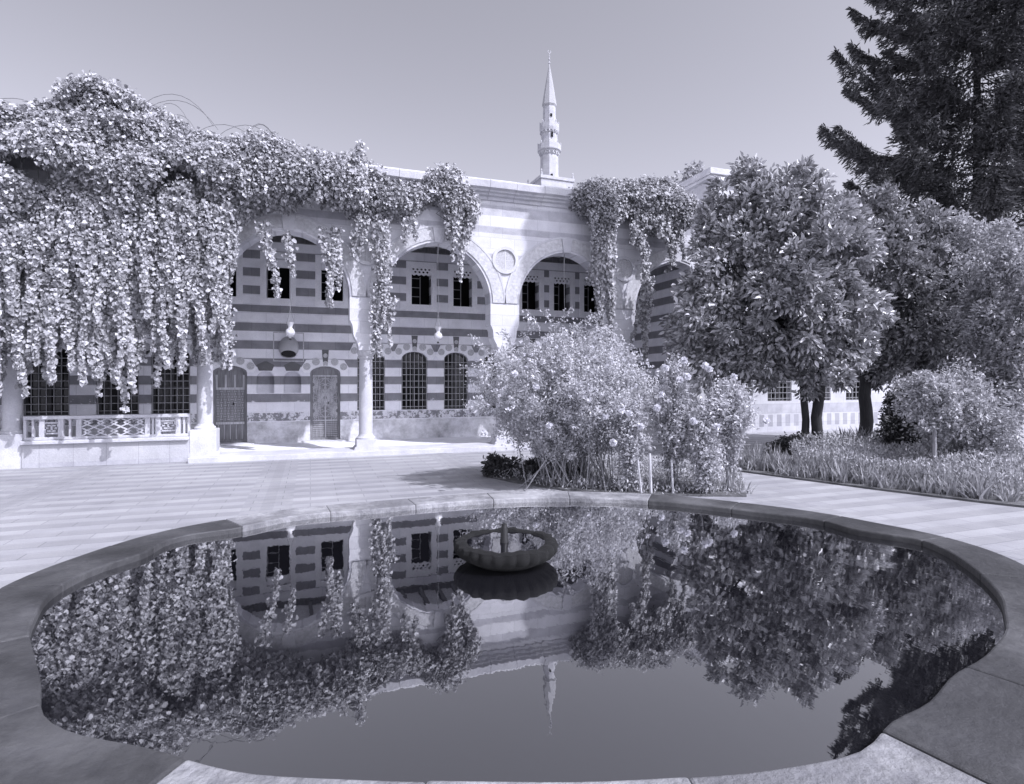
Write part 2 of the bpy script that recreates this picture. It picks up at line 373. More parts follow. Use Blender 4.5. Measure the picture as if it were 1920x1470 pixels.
# end pier outside left
for i, c in enumerate(CR):
    a = arc(c, .06); b = list(reversed(arc(c, .34)))
    if i == len(CR)-1:
        a = [p for p in a if p[0] < 10.0]; b = [p for p in b if p[0] < 10.0]
    mb = MB(); mb.prism([a+b], YP-.022, YP+.05); am = part('arch_moulding', mb, M['carved'], b0)
    a2 = arc(c, .34); b2 = list(reversed(arc(c, .39)))
    if i == len(CR)-1:
        a2 = [p for p in a2 if p[0] < 10.0]; b2 = [p for p in b2 if p[0] < 10.0]
    mb = MB(); mb.prism([a2+b2], YP-.030, YP+.05); part('bead', mb, M['pale'], am)
    mb = MB(); mb.prism([[(c-.10, ZC+RC-.02), (c+.10, ZC+RC-.02), (c+.15, ZC+RC+.34), (c-.15, ZC+RC+.34)]], YP-.06, YP+.06); part('keystone', mb, M['pale'], b0, bevel=.01)
for j, x in enumerate(CX):
    if j == 0: continue
    disc = [(x+.26*math.cos(t*math.pi/16), 4.66+.26*math.sin(t*math.pi/16)) for t in range(32)]
    ring = [(x+.34*math.cos(t*math.pi/16), 4.66+.34*math.sin(t*math.pi/16)) for t in range(32)]
    mb = MB(); mb.prism([disc], YP-.008, YP+.05); md = part('medallion', mb, M['facade2'] if 'facade2' in M else M['rose'], b0)
    mb = MB(); mb.prism([ring, disc], YP-.045, YP+.05); part('ring', mb, M['pale'], md)
    mb = MB(); mb.prism([[(x-.012, 4.41), (x+.012, 4.41), (x+.012, 4.91), (x-.012, 4.91)]], YP-.014, YP+.02)
    mb.prism([[(x-.25, 4.65), (x+.25, 4.65), (x+.25, 4.67), (x-.25, 4.67)]], YP-.012, YP+.02); part('inlay', mb, M['pale'], md)
# cornice, roof, ceiling
mb = MB()
prof = [(YP+.1, 6.10), (YP-.04, 6.10), (YP-.05, 6.17), (YP-.12, 6.20), (YP-.13, 6.24), (YP-.20, 6.26), (YP-.21, 6.30), (YP-.30, 6.33), (YP-.32, 6.48), (YP-.29, 6.52), (YP+.1, 6.52)]
x = -9.5; 
while x < 10.6:
    w = random.uniform(.55, .95); x1 = min(10.6, x+w); dz = random.uniform(-.008, .008)
    mb.prism([[(y, z+dz) for y, z in prof]], x+.004, x1-.004, 'X'); x = x1
part('cornice', mb, M['cornice'] if 'cornice' in M else M['pale'], b0)
mb = MB(); mb.box(-9.5, 10.6, YP+.1, 24, 6.27, 6.42); part('roof', mb, M['cream'], b0)
mb = MB(); mb.box(-9.5, 10, YP+TH, YB, 5.52, 5.60); cl = part('ceiling', mb, M['ceil'], b0)
mb = MB(); 
for k in range(40): xx = -9.3+k*.49; mb.box(xx-.05, xx+.05, YP+TH+.01, YB-.09, 5.42, 5.518)
part('joist', mb, M['beam'], cl)
mb = MB(); mb.box(-9.5, 9.9, YB-.09, YB-.005, 5.36, 5.515); part('wall_plate', mb, M['beam'], b0)
# back wall with its openings
UPW = [(-6.4, 0), (-5.2, 0), (-3.4, 0), (-2.1, 0), (-.806, 0), (.567, 0), (3.02, 1), (4.24, 1), (6.385, 1), (7.44, 1), (8.48, 1)]
LOW = [(-5.90, .93), (-4.45, .90), (-3.31, .86), (1.607, .76), (2.82, .745), (4.04, .73), (5.25, .73), (6.45, .73), (7.65, .73), (8.9, .73)]
DOOR = [(-1.97, .82), (.388, .785)]
NICHE = [(-1.116, .43), (-.449, .43)]
def archtop(x, w, z0, zs, z1, n=5):
    """opening outline: sill z0, springing zs, crown z1"""
    o = [(x-w/2, z0), (x+w/2, z0), (x+w/2, zs)]
    for i in range(1, n*2):
        t = math.pi*i/(n*2); o.append((x+w/2*math.cos(t), zs+(z1-zs)*math.sin(t)))
    o.append((x-w/2, zs)); return o
holes = []
for x, k in UPW: holes.append([(x-.29, 3.87), (x+.29, 3.87), (x+.29, 4.95), (x-.29, 4.95)])
for x, w in LOW: holes.append(archtop(x, w, .86, 2.30, 2.52))
for x, w in DOOR: holes.append(archtop(x, w, .07, 1.90, 2.07))
for x, w in NICHE: holes.append(archtop(x, w, 1.36, 1.76, 1.94))
mb = MB(); mb.prism([[(-9.5, 0), (10.3, 0), (10.3, 6.2), (-9.5, 6.2)]]+holes, YB, YB+.36); part('back_wall', mb, M['backwall'], b0)
mb = MB(); mb.box(-9.5, 10.3, YB+.80, YB+1.0, 0, 6.2); part('dark_backing', mb, M['void'], b0)
mb = MB(); mb.prism([[(YP+TH, 0), (YB, 0), (YB, 5.52), (YP+TH, 5.52)]], 10.0, 10.3, 'X'); part('end_wall', mb, M['backwall'], b0)
mb = MB(); mb.prism([[(YP, 0), (YB+1, 0), (YB+1, 6.27), (YP, 6.27)]], -9.8, -9.505, 'X'); part('end_wall', mb, M['backwall'], b0)
def upper_window(x, lace):
    mb = MB(); mb.prism([[(x-.44, 3.70), (x+.44, 3.70), (x+.44, 5.10), (x-.44, 5.10)], [(x-.285, 3.875), (x+.285, 3.875), (x+.285, 4.945), (x-.285, 4.945)]], YB-.015, YB+.05)
    w = part('window_surround', mb, M['cream'], b0)
    mb = MB()
    if lace:
        hs = []
        for r_ in range(2):
            for k in range(5+r_): hs.append([(x-.23+.115*k-.0575*r_+.035*math.cos(t*math.pi/3), 4.89-.08*r_+.032*math.sin(t*math.pi/3)) for t in range(6)])
        hs = [h for h in hs if min(p[0] for p in h) > x-.275 and max(p[0] for p in h) < x+.275]
        ou = [(x-.28, 4.94)]+[(x-.28+.07*k, 4.74-(.035 if k % 2 else .0)) for k in range(9)]+[(x+.28, 4.94)]
        mb.prism([ou]+hs, YB+.0, YB+.03)
    else:
        mb.box(x-.28, x+.28, YB+.10, YB+.16, 4.72, 4.94); mb.box(x-.25, x+.25, YB+.08, YB+.105, 4.76, 4.90)
    part('gypsum_screen', mb, M['cream'], w)
    mb = MB(); zt = 4.72
    for k in range(4): zz = 3.875+(zt-3.875)*k/3.2; mb.box(x-.285, x+.02, YB+.28, YB+.295, zz-.008, zz+.008)
    mb.box(x-.0, x+.02, YB+.27, YB+.30, 3.875, zt); mb.box(x-.285, x-.27, YB+.27, YB+.30, 3.875, zt); part('window_bars', mb, M['iron'], w)
for x, k in UPW: upper_window(x, k)
def grille_window(x, w, parent, y, z0=.86, zs=2.30, z1=2.52, normal=1):
    o = archtop(x, w, z0, zs, z1); inn = archtop(x, w-.10, z0+.05, zs, z1-.05)
    mb = MB(); mb.prism([o, inn], y+.20, y+.26); mb.box(x-.03, x+.03, y+.205, y+.255, z0+.05, z1-.04)
    mb.box(x-w/2+.05, x+w/2-.05, y+.21, y+.25, z0+.62, z0+.68); mb.box(x-w/2+.05, x+w/2-.05, y+.21, y+.25, zs-.22, zs-.16)
    for sx in (-1, 1): mb.box(x+sx*w*.25-.014, x+sx*w*.25+.014, y+.215, y+.245, z0+.05, zs)
    fr = part('window', mb, M['frame'], parent)
    mb = MB(); mb.prism([archtop(x, w-.02, z0+.01, zs, z1-.01)], y+.262, y+.272); part('pane', mb, M['glasspane'], fr)
    mb = MB(); nv = 5
    for k in range(nv+2):
        xx = x-w/2+.02+(w-.04)*k/(nv+1); e = abs(xx-x)/(w/2); zt = zs+(z1-zs)*math.sqrt(max(0, 1-e*e)); mb.box(xx-.0075, xx+.0075, y+.02, y+.035, z0, zt-.002)
    k = 0
    while z0+.09+k*.182 < zs+.05:
        zz = z0+.09+k*.182; mb.box(x-w/2, x+w/2, y+.005, y+.02, zz-.008, zz+.008); k += 1
    part('grille', mb, M['iron'], fr)
    return fr
def rosette(mb, x, z, r, y):
    mb.prism([[(x+r*math.cos(t*math.pi/9), z+r*math.sin(t*math.pi/9)) for t in range(18)]], y-.024, y+.02)
def rosette_star(mb, x, z, r, y):
    star = [(x+(r*.72 if k % 2 == 0 else r*.38)*math.cos(k*math.pi/8), z+(r*.72 if k % 2 == 0 else r*.38)*math.sin(k*math.pi/8)) for k in range(16)]
    mb.prism([star], y-.032, y+.01)
def surround(x, w, zs, z1, y, parent, ztop):
    o1 = [(x+(w/2+.01)*math.cos(t*math.pi/12), zs+(z1-zs+.01)*math.sin(t*math.pi/12)) for t in range(13)]
    o2 = [(x-w/2-.15, zs), (x-w/2-.24, zs+.12), (x-w/2-.1, ztop-.02), (x-.13, ztop), (x+.13, ztop), (x+w/2+.1, ztop-.02), (x+w/2+.24, zs+.12), (x+w/2+.15, zs)]
    mb = MB(); mb.prism([o1+o2], y-.006, y+.03); a = part('arch_surround', mb, M['cream'], parent)
    mb = MB(); mb.prism([[(x-.055, z1+.03), (x+.055, z1+.03), (x+.09, z1+.46), (x-.09, z1+.46)]], y-.013, y+.03); part('keystone_inlay', mb, M['dark'], a)
    for dx, dz, r in ((-.46, .06, .095), (.46, .06, .095), (-.235, .19, .10), (.235, .19, .10), (0, .15, .065), (0, .36, .06)):
        mb = MB(); rosette(mb, x+dx*(w/.76), z1+dz-.06, r, y); rosette_star(mb, x+dx*(w/.76), z1+dz-.06, r, y); part('rosette', mb, M['rose'], a)
for x, w in LOW: grille_window(x, w, b0, YB); surround(x, w, 2.30, 2.52, YB, b0, 2.74)
def door(x, w, star):
    y = YB+.13; z0, zs, z1 = .07, 1.90, 2.07
    mb = MB(); mb.prism([archtop(x, w-.01, z0+.004, zs, z1-.006)], y, y+.06); d = part('door', mb, M['wood'], b0)
    mb = MB(); mb.prism([archtop(x, w-.004, z0+.002, zs, z1-.003), archtop(x, w-.12, z0+.06, zs-.02, z1-.07)], y-.05, y+.02); part('door_frame', mb, M['wood'], d)
    mb = MB(); hw = w/2-.07
    if star:
        zc = [(.0, 1.22), (-hw, .86), (hw, .86), (-hw, 1.58), (hw, 1.58)]; zlo, zhi = .62, 1.80
        for cx_, cz in zc:
            for rr_ in (.36, .22):
                for k in range(12):
                    a = 2*math.pi*k/12; b = a+2*math.pi*5/12
                    p = np.array([x+cx_+rr_*math.cos(a), cz+rr_*math.sin(a)]); q = np.array([x+cx_+rr_*math.cos(b), cz+rr_*math.sin(b)])
                    t0, t1 = 0., 1.; dd = q-p; ok = True
                    for ax, lo, hi in ((0, x-hw, x+hw), (1, zlo, zhi)):
                        if abs(dd[ax]) < 1e-9:
                            ok &= lo <= p[ax] <= hi; continue
                        ta, tb = sorted(((lo-p[ax])/dd[ax], (hi-p[ax])/dd[ax])); t0 = max(t0, ta); t1 = min(t1, tb)
                    if ok and t1-t0 > .05:
                        P_, Q_ = p+dd*t0, p+dd*t1; mb.bar((P_[0], y-.006-.0004*k, P_[1]), (Q_[0], y-.006-.0004*k, Q_[1]), .011, .012)
        for zz in (.60, 1.82): mb.box(x-hw, x+hw, y-.02, y-.001, zz-.018, zz+.018)
        for k in range(9): mb.box(x-hw, x+hw, y-.012, y-.001, .12+.052*k, .128+.052*k)
        mb.box(x-.012, x+.012, y-.03, y-.001, z0+.07, 1.8)
    else:
        for zz in (.58, 1.48): mb.box(x-hw, x+hw, y-.02, y-.001, zz-.03, zz+.03)
        for k in range(4): xx = x-hw+.02+(2*hw-.04)*k/3; mb.box(xx-.022, xx+.022, y-.02, y-.001, 1.51, 1.84)
        rs = random.Random(4)
        for i in range(8):
            for j in range(11):
                cx_, cz = x-hw+.05+i*(2*hw-.1)/7, .68+j*.073
                if (i+j) % 2: mb.box(cx_-.034, cx_+.034, y-.010, y-.001, cz-.005, cz+.005)
                else: mb.box(cx_-.005, cx_+.005, y-.010, y-.001, cz-.034, cz+.034)
        for k in range(5): xx = x-hw+.06+(2*hw-.12)*k/4; mb.box(xx-.006, xx+.006, y-.012, y-.001, .16, .54)
    part('strapwork', mb, M['woodline'], d)
    mb = MB(); mb.lathe([(0, 0), (.018, .003), (.012, .03), (.022, .045), (0, .06)], (x+.08, y-.03, 1.05), 10); part('door_knocker', mb, M['darkiron'], d)
    surround(x, w, zs, z1, YB, b0, 2.27)
door(*DOOR[0], 0); door(*DOOR[1], 1)
mb = MB(); mb.box(DOOR[1][0]-.6, DOOR[1][0]+.6, YB-.22, YB+.1, .03, .075); mb.box(DOOR[0][0]-.6, DOOR[0][0]+.6, YB-.22, YB+.1, .03, .075); part('threshold', mb, M['pale'], b0, bevel=.01)
for x, w in NICHE:
    mb = MB(); mb.prism([archtop(x, w+.02, 1.345, 1.76, 1.95)], YB+.26, YB+.3); part('niche', mb, M['backwall'], b0)
    mb = MB(); mb.prism([[(x-.16, 1.95), (x+.16, 1.95), (x+.22, 2.10), (x+.03, 2.20), (x-.03, 2.20), (x-.22, 2.10)]], YB-.008, YB+.03); part('niche_inlay', mb, M['dark'], b0)
# thin square moulding on the wall round the shell
mb = MB(); f0 = [(-.93, 2.20), (-.16, 2.20), (-.16, 2.98), (-.93, 2.98)]; f1 = [(-.905, 2.225), (-.185, 2.225), (-.185, 2.955), (-.905, 2.955)]
mb.prism([f0, f1], YB-.012, YB+.02); part('wall_moulding', mb, M['rose'], b0)
# columns
for j, x in enumerate(CX):
    tall = j in (0, 1, 2); zp = .66 if tall else .34; yc = YP+TH/2; hw = .25 if tall else .225
    mb = MB(); mb.lathe([(.155, zp+.10), (.157, 1.0), (.152, 1.7), (.146, 2.20)], (x, yc, 0), 28); c0 = part('column', mb, M['colstone'] if 'colstone' in M else M['pale'], b0, smooth=True)
    mb = MB(); mb.lathe([(.15, 2.19), (.175, 2.20), (.18, 2.225), (.165, 2.245), (.175, 2.27), (.205, 2.32), (.215, 2.345), (.215, 2.385)], (x, yc, 0), 28); part('capital', mb, M['carved'], c0, smooth=True)
    mb = MB(); mb.lathe([(.21, zp), (.215, zp+.03), (.20, zp+.055), (.175, zp+.065), (.17, zp+.085), (.158, zp+.11)], (x, yc, 0), 28); part('column_base', mb, M['pale'], c0, smooth=True)
    mb = MB(); mb.prism([[(x-hw-.05, .0), (x+hw+.05, .0), (x+hw+.05, .13), (x+hw+.035, .16), (x+hw, .19), (x+hw, zp), (x-hw, zp), (x-hw, .19), (x-hw-.035, .16), (x-hw-.05, .13)]], yc-hw, yc+hw)
    part('pedestal', mb, M['pale'], c0, bevel=.012)

# ------------------------------------------------------------------ balustrades
def balustrade(x0, x1, y, label, secs):
    t = thing('stone_balustrade', ((x0+x1)/2, y, 0), label, 'balustrade', 'pierced stone balustrades between the arches')
    mb = MB(); mb.box(x0, x1, y-.12, y+.2, 0, .46); part('plinth', mb, M['plinth'], t, bevel=.01)
    mb = MB(); mb.box(x0-.0, x1+.0, y-.19, y+.22, .46, .53); part('ledge', mb, M['pale'], t, bevel=.012)
    mb = MB(); mb.box(x0, x1, y-.07, y+.09, .93, 1.00); part('top_rail', mb, M['pale'], t, bevel=.012)
    mb = MB(); mb.box(x0, x1, y-.04, y+.06, .532, .585); part('bottom_rail', mb, M['pale'], t, bevel=.008)
    z0, z1 = .585, .93
    for a, b, kind in secs:
        mb = MB()
        for xx in (a, b): mb.box(xx-.022, xx+.022, y-.03, y+.05, z0, z1)
        if kind == 'slat':
            n = max(2, int((b-a)/.11))
            for k in range(1, n): xx = a+(b-a)*k/n; mb.box(xx-.018, xx+.018, y-.022, y+.042, z0, z1)
        elif kind == 'key':
            w = b-a; h = z1-z0; cx = (a+b)/2; cz = (z0+z1)/2
            for p, q in (((a, z0+h*.2), (b-.1*w, z0+h*.2)), ((a+.1*w, z0+h*.8), (b, z0+h*.8)), ((a+.1*w, z0+h*.2), (a+.1*w, z0+h*.55)), ((b-.1*w, z0+h*.8), (b-.1*w, z0+h*.45)),
                         ((cx, z0+h*.35), (cx, z0+h*.65)), ((a+.25*w, z0+h*.35), (b-.25*w, z0+h*.35)), ((a+.25*w, z0+h*.65), (b-.25*w, z0+h*.65)), ((a, cz), (a+.3*w, cz)), ((b-.3*w, cz), (b, cz))):
                mb.bar((p[0], y+.01, p[1]), (q[0], y+.01, q[1]), .028, .055)
        else:
            n = max(2, round((b-a)/.23)); w = (b-a)/n; h = (z1-z0)/2; e = 0
            for k in range(n):
                for r_ in range(2):
                    X0 = a+w*k; Z0 = z0+h*r_; cx, cz = X0+w/2, Z0+h/2
                    for (p, q) in (((X0, Z0), (cx+.25*w, cz)), ((X0+w, Z0), (cx-.25*w, cz)), ((X0, Z0+h), (cx+.25*w, cz)), ((X0+w, Z0+h), (cx-.25*w, cz))):
                        e += 1; mb.bar((p[0], y+.01, p[1]), (q[0], y+.01, q[1]), .024, .045+.0005*(e % 9))
        part('balustrade_panel', mb, M['pale'], t)
    return t
def XY(x): return onY(x, 700, YP-.05).x
balustrade(CX[1]+.25, CX[2]-.25, YP+.06, 'pierced pale stone balustrade on a plinth under the largest hanging vine', [
    (CX[1]+.27, XY(72), 'slat'), (XY(72)+.045, XY(108), 'key'), (XY(108)+.045, XY(142), 'slat'), (XY(142)+.045, XY(272), 'lattice'), (XY(272)+.045, XY(292), 'slat'), (XY(292)+.045, XY(330), 'key'), (XY(330)+.045, CX[2]-.27, 'slat')])
balustrade(CX[5]+.25, 9.98, YP+.06, 'pierced pale stone balustrade at the far right arch behind the rose bushes', [
    (CX[5]+.27, CX[5]+.75, 'slat'), (CX[5]+.80, CX[5]+1.45, 'lattice'), (CX[5]+1.5, 9.94, 'key')])

# ------------------------------------------------------------------ right wing
w0 = thing('palace_wing', (18, 15, 0), 'taller sunlit stone wing standing behind the orange trees', 'building')
WY = 15.0; hs = []; WW = [13.0, 14.6, 16.3, 18.0, 20.4, 22.8]
for x in WW: hs.append(archtop(x, 1.0, .95, 2.5, 2.75)); hs.append([(x-.35, 4.6), (x+.35, 4.6), (x+.35, 5.9), (x-.35, 5.9)])
hs = []
for x in WW:
    hs.append(archtop(x, 1.0, 1.02, 2.5, 2.75))
    if x < 15: hs.append([(x-.35, 4.6), (x+.35, 4.6), (x+.35, 5.9), (x-.35, 5.9)])
mb = MB(); mb.prism([[(11.9, 0), (34, 0), (34, 5.2), (15.8, 5.2), (15.8, 8.0), (11.9, 8.0)]]+hs, WY, WY+.4); part('front_wall', mb, M['wing'], w0)
mb = MB(); mb.prism([[(WY+.4, 0), (26, 0), (26, 8.0), (WY+.4, 8.0)]], 11.9, 12.3, 'X'); mb.prism([[(WY+.4, 5.2), (26, 5.2), (26, 8.0), (WY+.4, 8.0)]], 15.4, 15.8, 'X'); part('side_wall', mb, M['wing'], w0)
mb = MB(); mb.box(12.3, 15.4, WY+.75, WY+.95, 0, 7.9); mb.box(15.4, 34, WY+.75, WY+.95, 0, 5.1); part('dark_backing', mb, M['void'], w0)
mb = MB(); mb.box(11.72, 15.98, WY-.18, WY+.5, 8.0, 8.10); mb.box(11.66, 16.04, WY-.24, WY+.5, 8.10, 8.30); mb.box(11.72, 12.4, WY+.5, 26, 8.0, 8.10); mb.box(11.66, 12.4, WY+.5, 26, 8.10, 8.30)
mb.box(15.802, 34, WY-.18, WY+.5, 5.2, 5.4); part('cornice', mb, M['pale'], w0, bevel=.02)
mb = MB(); mb.box(12.3, 15.4, WY+.4, 26, 7.9, 8.0); mb.box(15.8, 34, WY+.4, 17.4, 5.0, 5.15); part('roof', mb, M['cream'], w0)
for x in WW:
    grille_window(x, 1.0, w0, WY, 1.02, 2.5, 2.75)
    if x > 15: continue
    mb = MB(); mb.prism([[(x-.45, 4.5), (x+.45, 4.5), (x+.45, 6.0), (x-.45, 6.0)], [(x-.345, 4.605), (x+.345, 4.605), (x+.345, 5.895), (x-.345, 5.895)]], WY-.02, WY+.05); ws = part('window_surround', mb, M['cream'], w0)
    mb = MB(); mb.box(x-.345, x+.345, WY+.25, WY+.28, 4.605, 5.895); part('shutter', mb, M['frame'], ws)

mb = MB(); mb.box(10.35, 11.88, 17.0, 17.3, 0, 6.2); part('link_wall', mb, M['wing'], w0)

# ------------------------------------------------------------------ minaret
mp_ = px(1030, 700, 58); mx0, my0 = mp_.x, mp_.y
mi = thing('minaret', (mx0, my0, 0), 'slender white stone minaret with two balconies and a pointed cone, far behind the roof', 'minaret')
PH = math.pi/8
def octo(mb, prof, n=8, ph=PH): mb.lathe(prof, (mx0, my0, 0), n, ph)
mb = MB()
def sq(cx, cy, hw, z0, z1, rot):
    P_ = [(cx+hw*1.414*math.cos(rot+math.pi/4+k*math.pi/2), cy+hw*1.414*math.sin(rot+math.pi/4+k*math.pi/2)) for k in range(4)]
    mb.prism([P_], z0, z1, 'Z')
rot = R(2)
sq(mx0+.2, my0+.3, 1.75, 0, 21.5, rot); sq(mx0+.2, my0+.3, 1.85, 21.5, 21.8, rot); part('base_tower', mb, M['minaret'], mi)
mb = MB()
for a in range(4):
    an = rot+math.pi/4+a*math.pi/2
    mb.lathe([(.10, 21.8), (.10, 22.05), (.04, 22.15), (.09, 22.27), (0, 22.5)], (mx0+.2+1.7*1.414*math.cos(an), my0+.3+1.7*1.414*math.sin(an), 0), 6)
part('corner_finial', mb, M['minaret'], mi)
mb = MB(); octo(mb, [(.95, 20.9), (.92, 21.6), (.90, 24.1), (.86, 24.4), (.84, 24.8), (.80, 26.8), (.76, 27.2), (.66, 27.3), (.62, 29.4)]); part('shaft', mb, M['minaret'], mi)
def balcony(z, r0, r1, h):
    mb = MB(); octo(mb, [(r0-.06, z-.55), (r0+.05, z-.5), (r0+.08, z-.32), (r0+.16, z-.3), (r0+.2, z-.12), (r1, z-.1), (r1+.02, z), (r0-.05, z)], 16, 0)
    for k in range(16):
        a = 2*math.pi*k/16; cx_, cy_ = mx0+(r0+.1)*math.cos(a), my0+(r0+.1)*math.sin(a); mb.box(cx_-.06, cx_+.06, cy_-.06, cy_+.06, z-.46, z-.1)
    b = part('balcony', mb, M['minaret'], mi)
    mb = MB(); octo(mb, [(r1-.09, z), (r1, z), (r1, z+h), (r1-.09, z+h), (r1-.09, z)])
    for k in range(8):
        a = PH+2*math.pi*k/8; mb.lathe([(.06, z+h-.02), (.06, z+h+.12), (.08, z+h+.16), (0, z+h+.3)], (mx0+(r1-.05)*math.cos(a), my0+(r1-.05)*math.sin(a), 0), 6)
    part('parapet', mb, M['minaret'], b)
balcony(24.85, .86, 1.18, .55); balcony(27.0, .78, .98, .5)
mb = MB(); octo(mb, [(.62, 29.2), (.70, 29.35), (.74, 29.42), (.52, 30.8), (.28, 32.2), (.05, 33.5)]); part('spire', mb, M['cone'], mi)
mb = MB(); mb.lathe([(.05, 33.4), (.05, 33.6), (.14, 33.7), (.05, 33.82), (.05, 33.95), (.12, 34.05), (.04, 34.15), (.04, 34.3), (.08, 34.38), (.03, 34.46), (.025, 34.7)], (mx0, my0, 0), 10)
for k in range(10):
    a0_, a1_ = R(-235+k*29), R(-235+(k+1)*29)
    mb.bar((mx0+.16*math.cos(a0_), my0, 34.86+.16*math.sin(a0_)), (mx0+.16*math.cos(a1_), my0, 34.86+.16*math.sin(a1_)), .04, .04)
part('finial', mb, M['minaret'], mi)
tocam = Vector((-mx0, -my0, 0)).normalized(); rt = Vector((-tocam.y, tocam.x, 0))
for z, off, h, r_ in ((26.0, .28, .42, .83), (28.1, .2, .25, .66), (22.1, .25, .15, .92)):
    p = Vector((mx0, my0, z))+tocam*(r_*.93)+rt*off
    mb = MB(); q = p+Vector((0, 0, h)); mb.bar(p-tocam*.02, q-tocam*.02, .2, .16, tocam); part('window', mb, M['void'], mi)

# ------------------------------------------------------------------ basin, water, fountain
WZ = .59; RZ = .63
inner = [(2.54, 3.12), (2.66, 3.45), (2.71, 3.78), (2.55, 3.93), (2.38, 4.05), (2.36, 4.28), (2.2, 4.45), (2.0, 4.56), (1.70, 4.78), (1.35, 4.98), (1.0, 5.10), (.55, 5.16), (.1, 5.14), (-.35, 5.03),
         (-.75, 4.87), (-1.18, 4.66), (-1.5, 4.56), (-1.74, 4.42), (-1.86, 4.22), (-1.98, 4.07), (-2.2, 3.95), (-2.29, 3.78), (-2.22, 3.52), (-2.32, 3.28), (-2.33, 3.05), (-2.27, 2.8), (-2.10, 2.5),
         (-1.85, 2.24), (-1.66, 2.04), (-1.54, 1.87), (-1.34, 1.76), (-1.12, 1.72), (-.75, 1.74), (-.3, 1.71), (.2, 1.70), (.65, 1.74), (.9, 1.80), (1.04, 1.84), (1.22, 1.86), (1.36, 1.90), (1.49, 2.01), (1.62, 2.13), (1.83, 2.24), (2.15, 2.5), (2.38, 2.8)]
def resample(pts, n):
    P_ = np.array(pts+[pts[0]]); s = np.r_[0, np.cumsum(np.linalg.norm(np.diff(P_, axis=0), axis=1))]
    q = np.linspace(0, s[-1], n+1)[:-1]; R_ = np.stack([np.interp(q, s, P_[:, 0]), np.interp(q, s, P_[:, 1])], 1)
    for _ in range(2): R_ = (np.roll(R_, 1, 0)+2*R_+np.roll(R_, -1, 0))/4
    return R_
inner = [(a*.963, b*(.963 if abs(a) > 1.1 else .88)) if b < 2.6 else (a, b) for a, b in inner]
IN = resample(inner, 180); tan = nrm(np.roll(IN, -1, 0)-np.roll(IN, 1, 0)); nv = np.stack([tan[:, 1], -tan[:, 0]], 1)
if ((IN+nv*.1)-IN.mean(0)).__pow__(2).sum() < (IN-IN.mean(0)).__pow__(2).sum(): nv = -nv
wid = np.where(IN[:, 1] < 2.4, .50, .31); 
for _ in range(6): wid = (np.roll(wid, 1)+wid+np.roll(wid, -1))/3
OUT = IN+nv*wid[:, None]
for _ in range(14): OUT = (np.roll(OUT, 1, 0)+2*OUT+np.roll(OUT, -1, 0))/4
bc = c2w(.15, 3.4, 0)
bs = thing('fountain_basin', bc, 'raised lobed stone basin with pale and dark coping, brimful of still water', 'pool')
def ringseg(i0, i1, z0, z1, a=IN, b=OUT, gap=0):
    mb = MB(); idx = [i % len(a) for i in range(i0, i1+1)]
    A_ = [tuple(c2w(*a[i])[:2]) for i in idx]; B_ = [tuple(c2w(*b[i])[:2]) for i in idx]
    n = len(idx); vs = [(x, y, z) for z in (z0, z1) for x, y in A_+B_]
    fs = []
    for k in range(n-1):
        fs += [(k, k+1, n+k+1, n+k), (2*n+k, 3*n+k, 3*n+k+1, 2*n+k+1), (k, 2*n+k, 2*n+k+1, k+1), (n+k, n+k+1, 3*n+k+1, 3*n+k)]
    fs += [(0, n, 3*n, 2*n), (n-1, 2*n+n-1, 3*n+n-1, n+n-1)]
    return mb.add(vs, fs)
OUT2 = IN+(OUT-IN)*.8; IN2 = IN+nv*.03
step = 9
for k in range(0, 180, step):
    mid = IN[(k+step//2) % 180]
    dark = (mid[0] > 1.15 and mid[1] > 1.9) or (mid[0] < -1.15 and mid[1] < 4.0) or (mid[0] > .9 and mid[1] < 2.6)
    mb = ringseg(k, k+step, RZ-.075+random.uniform(-.002, .002), RZ+random.uniform(-.003, .003)); part('coping_stone', mb, M['dark_rim'] if dark else M['lime_rim'], bs, bevel=.010)
mb = ringseg(0, 180, 0, RZ-.076, IN2, OUT2); part('basin_wall', mb, M['cream'], bs)
ow = MB(); pl = [tuple((c2w(*(p+n_*.02)))[:2]) for p, n_ in zip(IN, nv)]; ow.prism([pl], WZ-.012, WZ, 'Z'); tag(part('water', ow, M['water']), kind='structure')
fp = c2w(-.035, 3.46, WZ)
ft = thing('fountain_bowl', fp, 'dark weathered stone fountain bowl with scalloped rim standing in the pool', 'fountain')
mb = MB(); n = 96; prof = [(0, -.3), (.13, -.3), (.14, -.03), (.18, -.005), (.235, .025), (.275, .052), (.295, .078), (.299, .10), (.29, .122), (.268, .130), (.243, .126), (.23, .11), (.15, .10), (0, .10)]
vs = []
for i in range(n):
    a = 2*math.pi*i/n
    for r_, z in prof:
        sc = 1+(.06*abs(math.sin(a*13)) if .03 < z < .125 and r_ > .24 else 0)+.012*math.sin(a*5+1)*(r_ > .2)
        vs.append((fp.x+r_*sc*math.cos(a), fp.y+r_*sc*math.sin(a), WZ+z+(.004*math.sin(a*7)+.003*math.sin(a*19) if z > .11 else 0)))
m_ = len(prof); mb.add(vs, [(i*m_+j, ((i+1) % n)*m_+j, ((i+1) % n)*m_+j+1, i*m_+j+1) for i in range(n) for j in range(m_-1)])
part('bowl', mb, M['bowl'], ft, smooth=True)
mb = MB(); mb.lathe([(0, .116), (.238, .116), (.238, .108), (0, .108)], (fp.x, fp.y, WZ), 48); M['bowlwater'] = water_mat('bowl_water', .22, .42, .0004); part('bowl_water', mb, M['bowlwater'], ft)
mb = MB(); mb.lathe([(.026, .10), (.026, .13), (.021, .14), (.022, .20), (.017, .21), (.015, .225), (0, .23)], (fp.x-.012, fp.y, WZ), 14); part('nozzle', mb, M['darkiron'], ft, smooth=True)

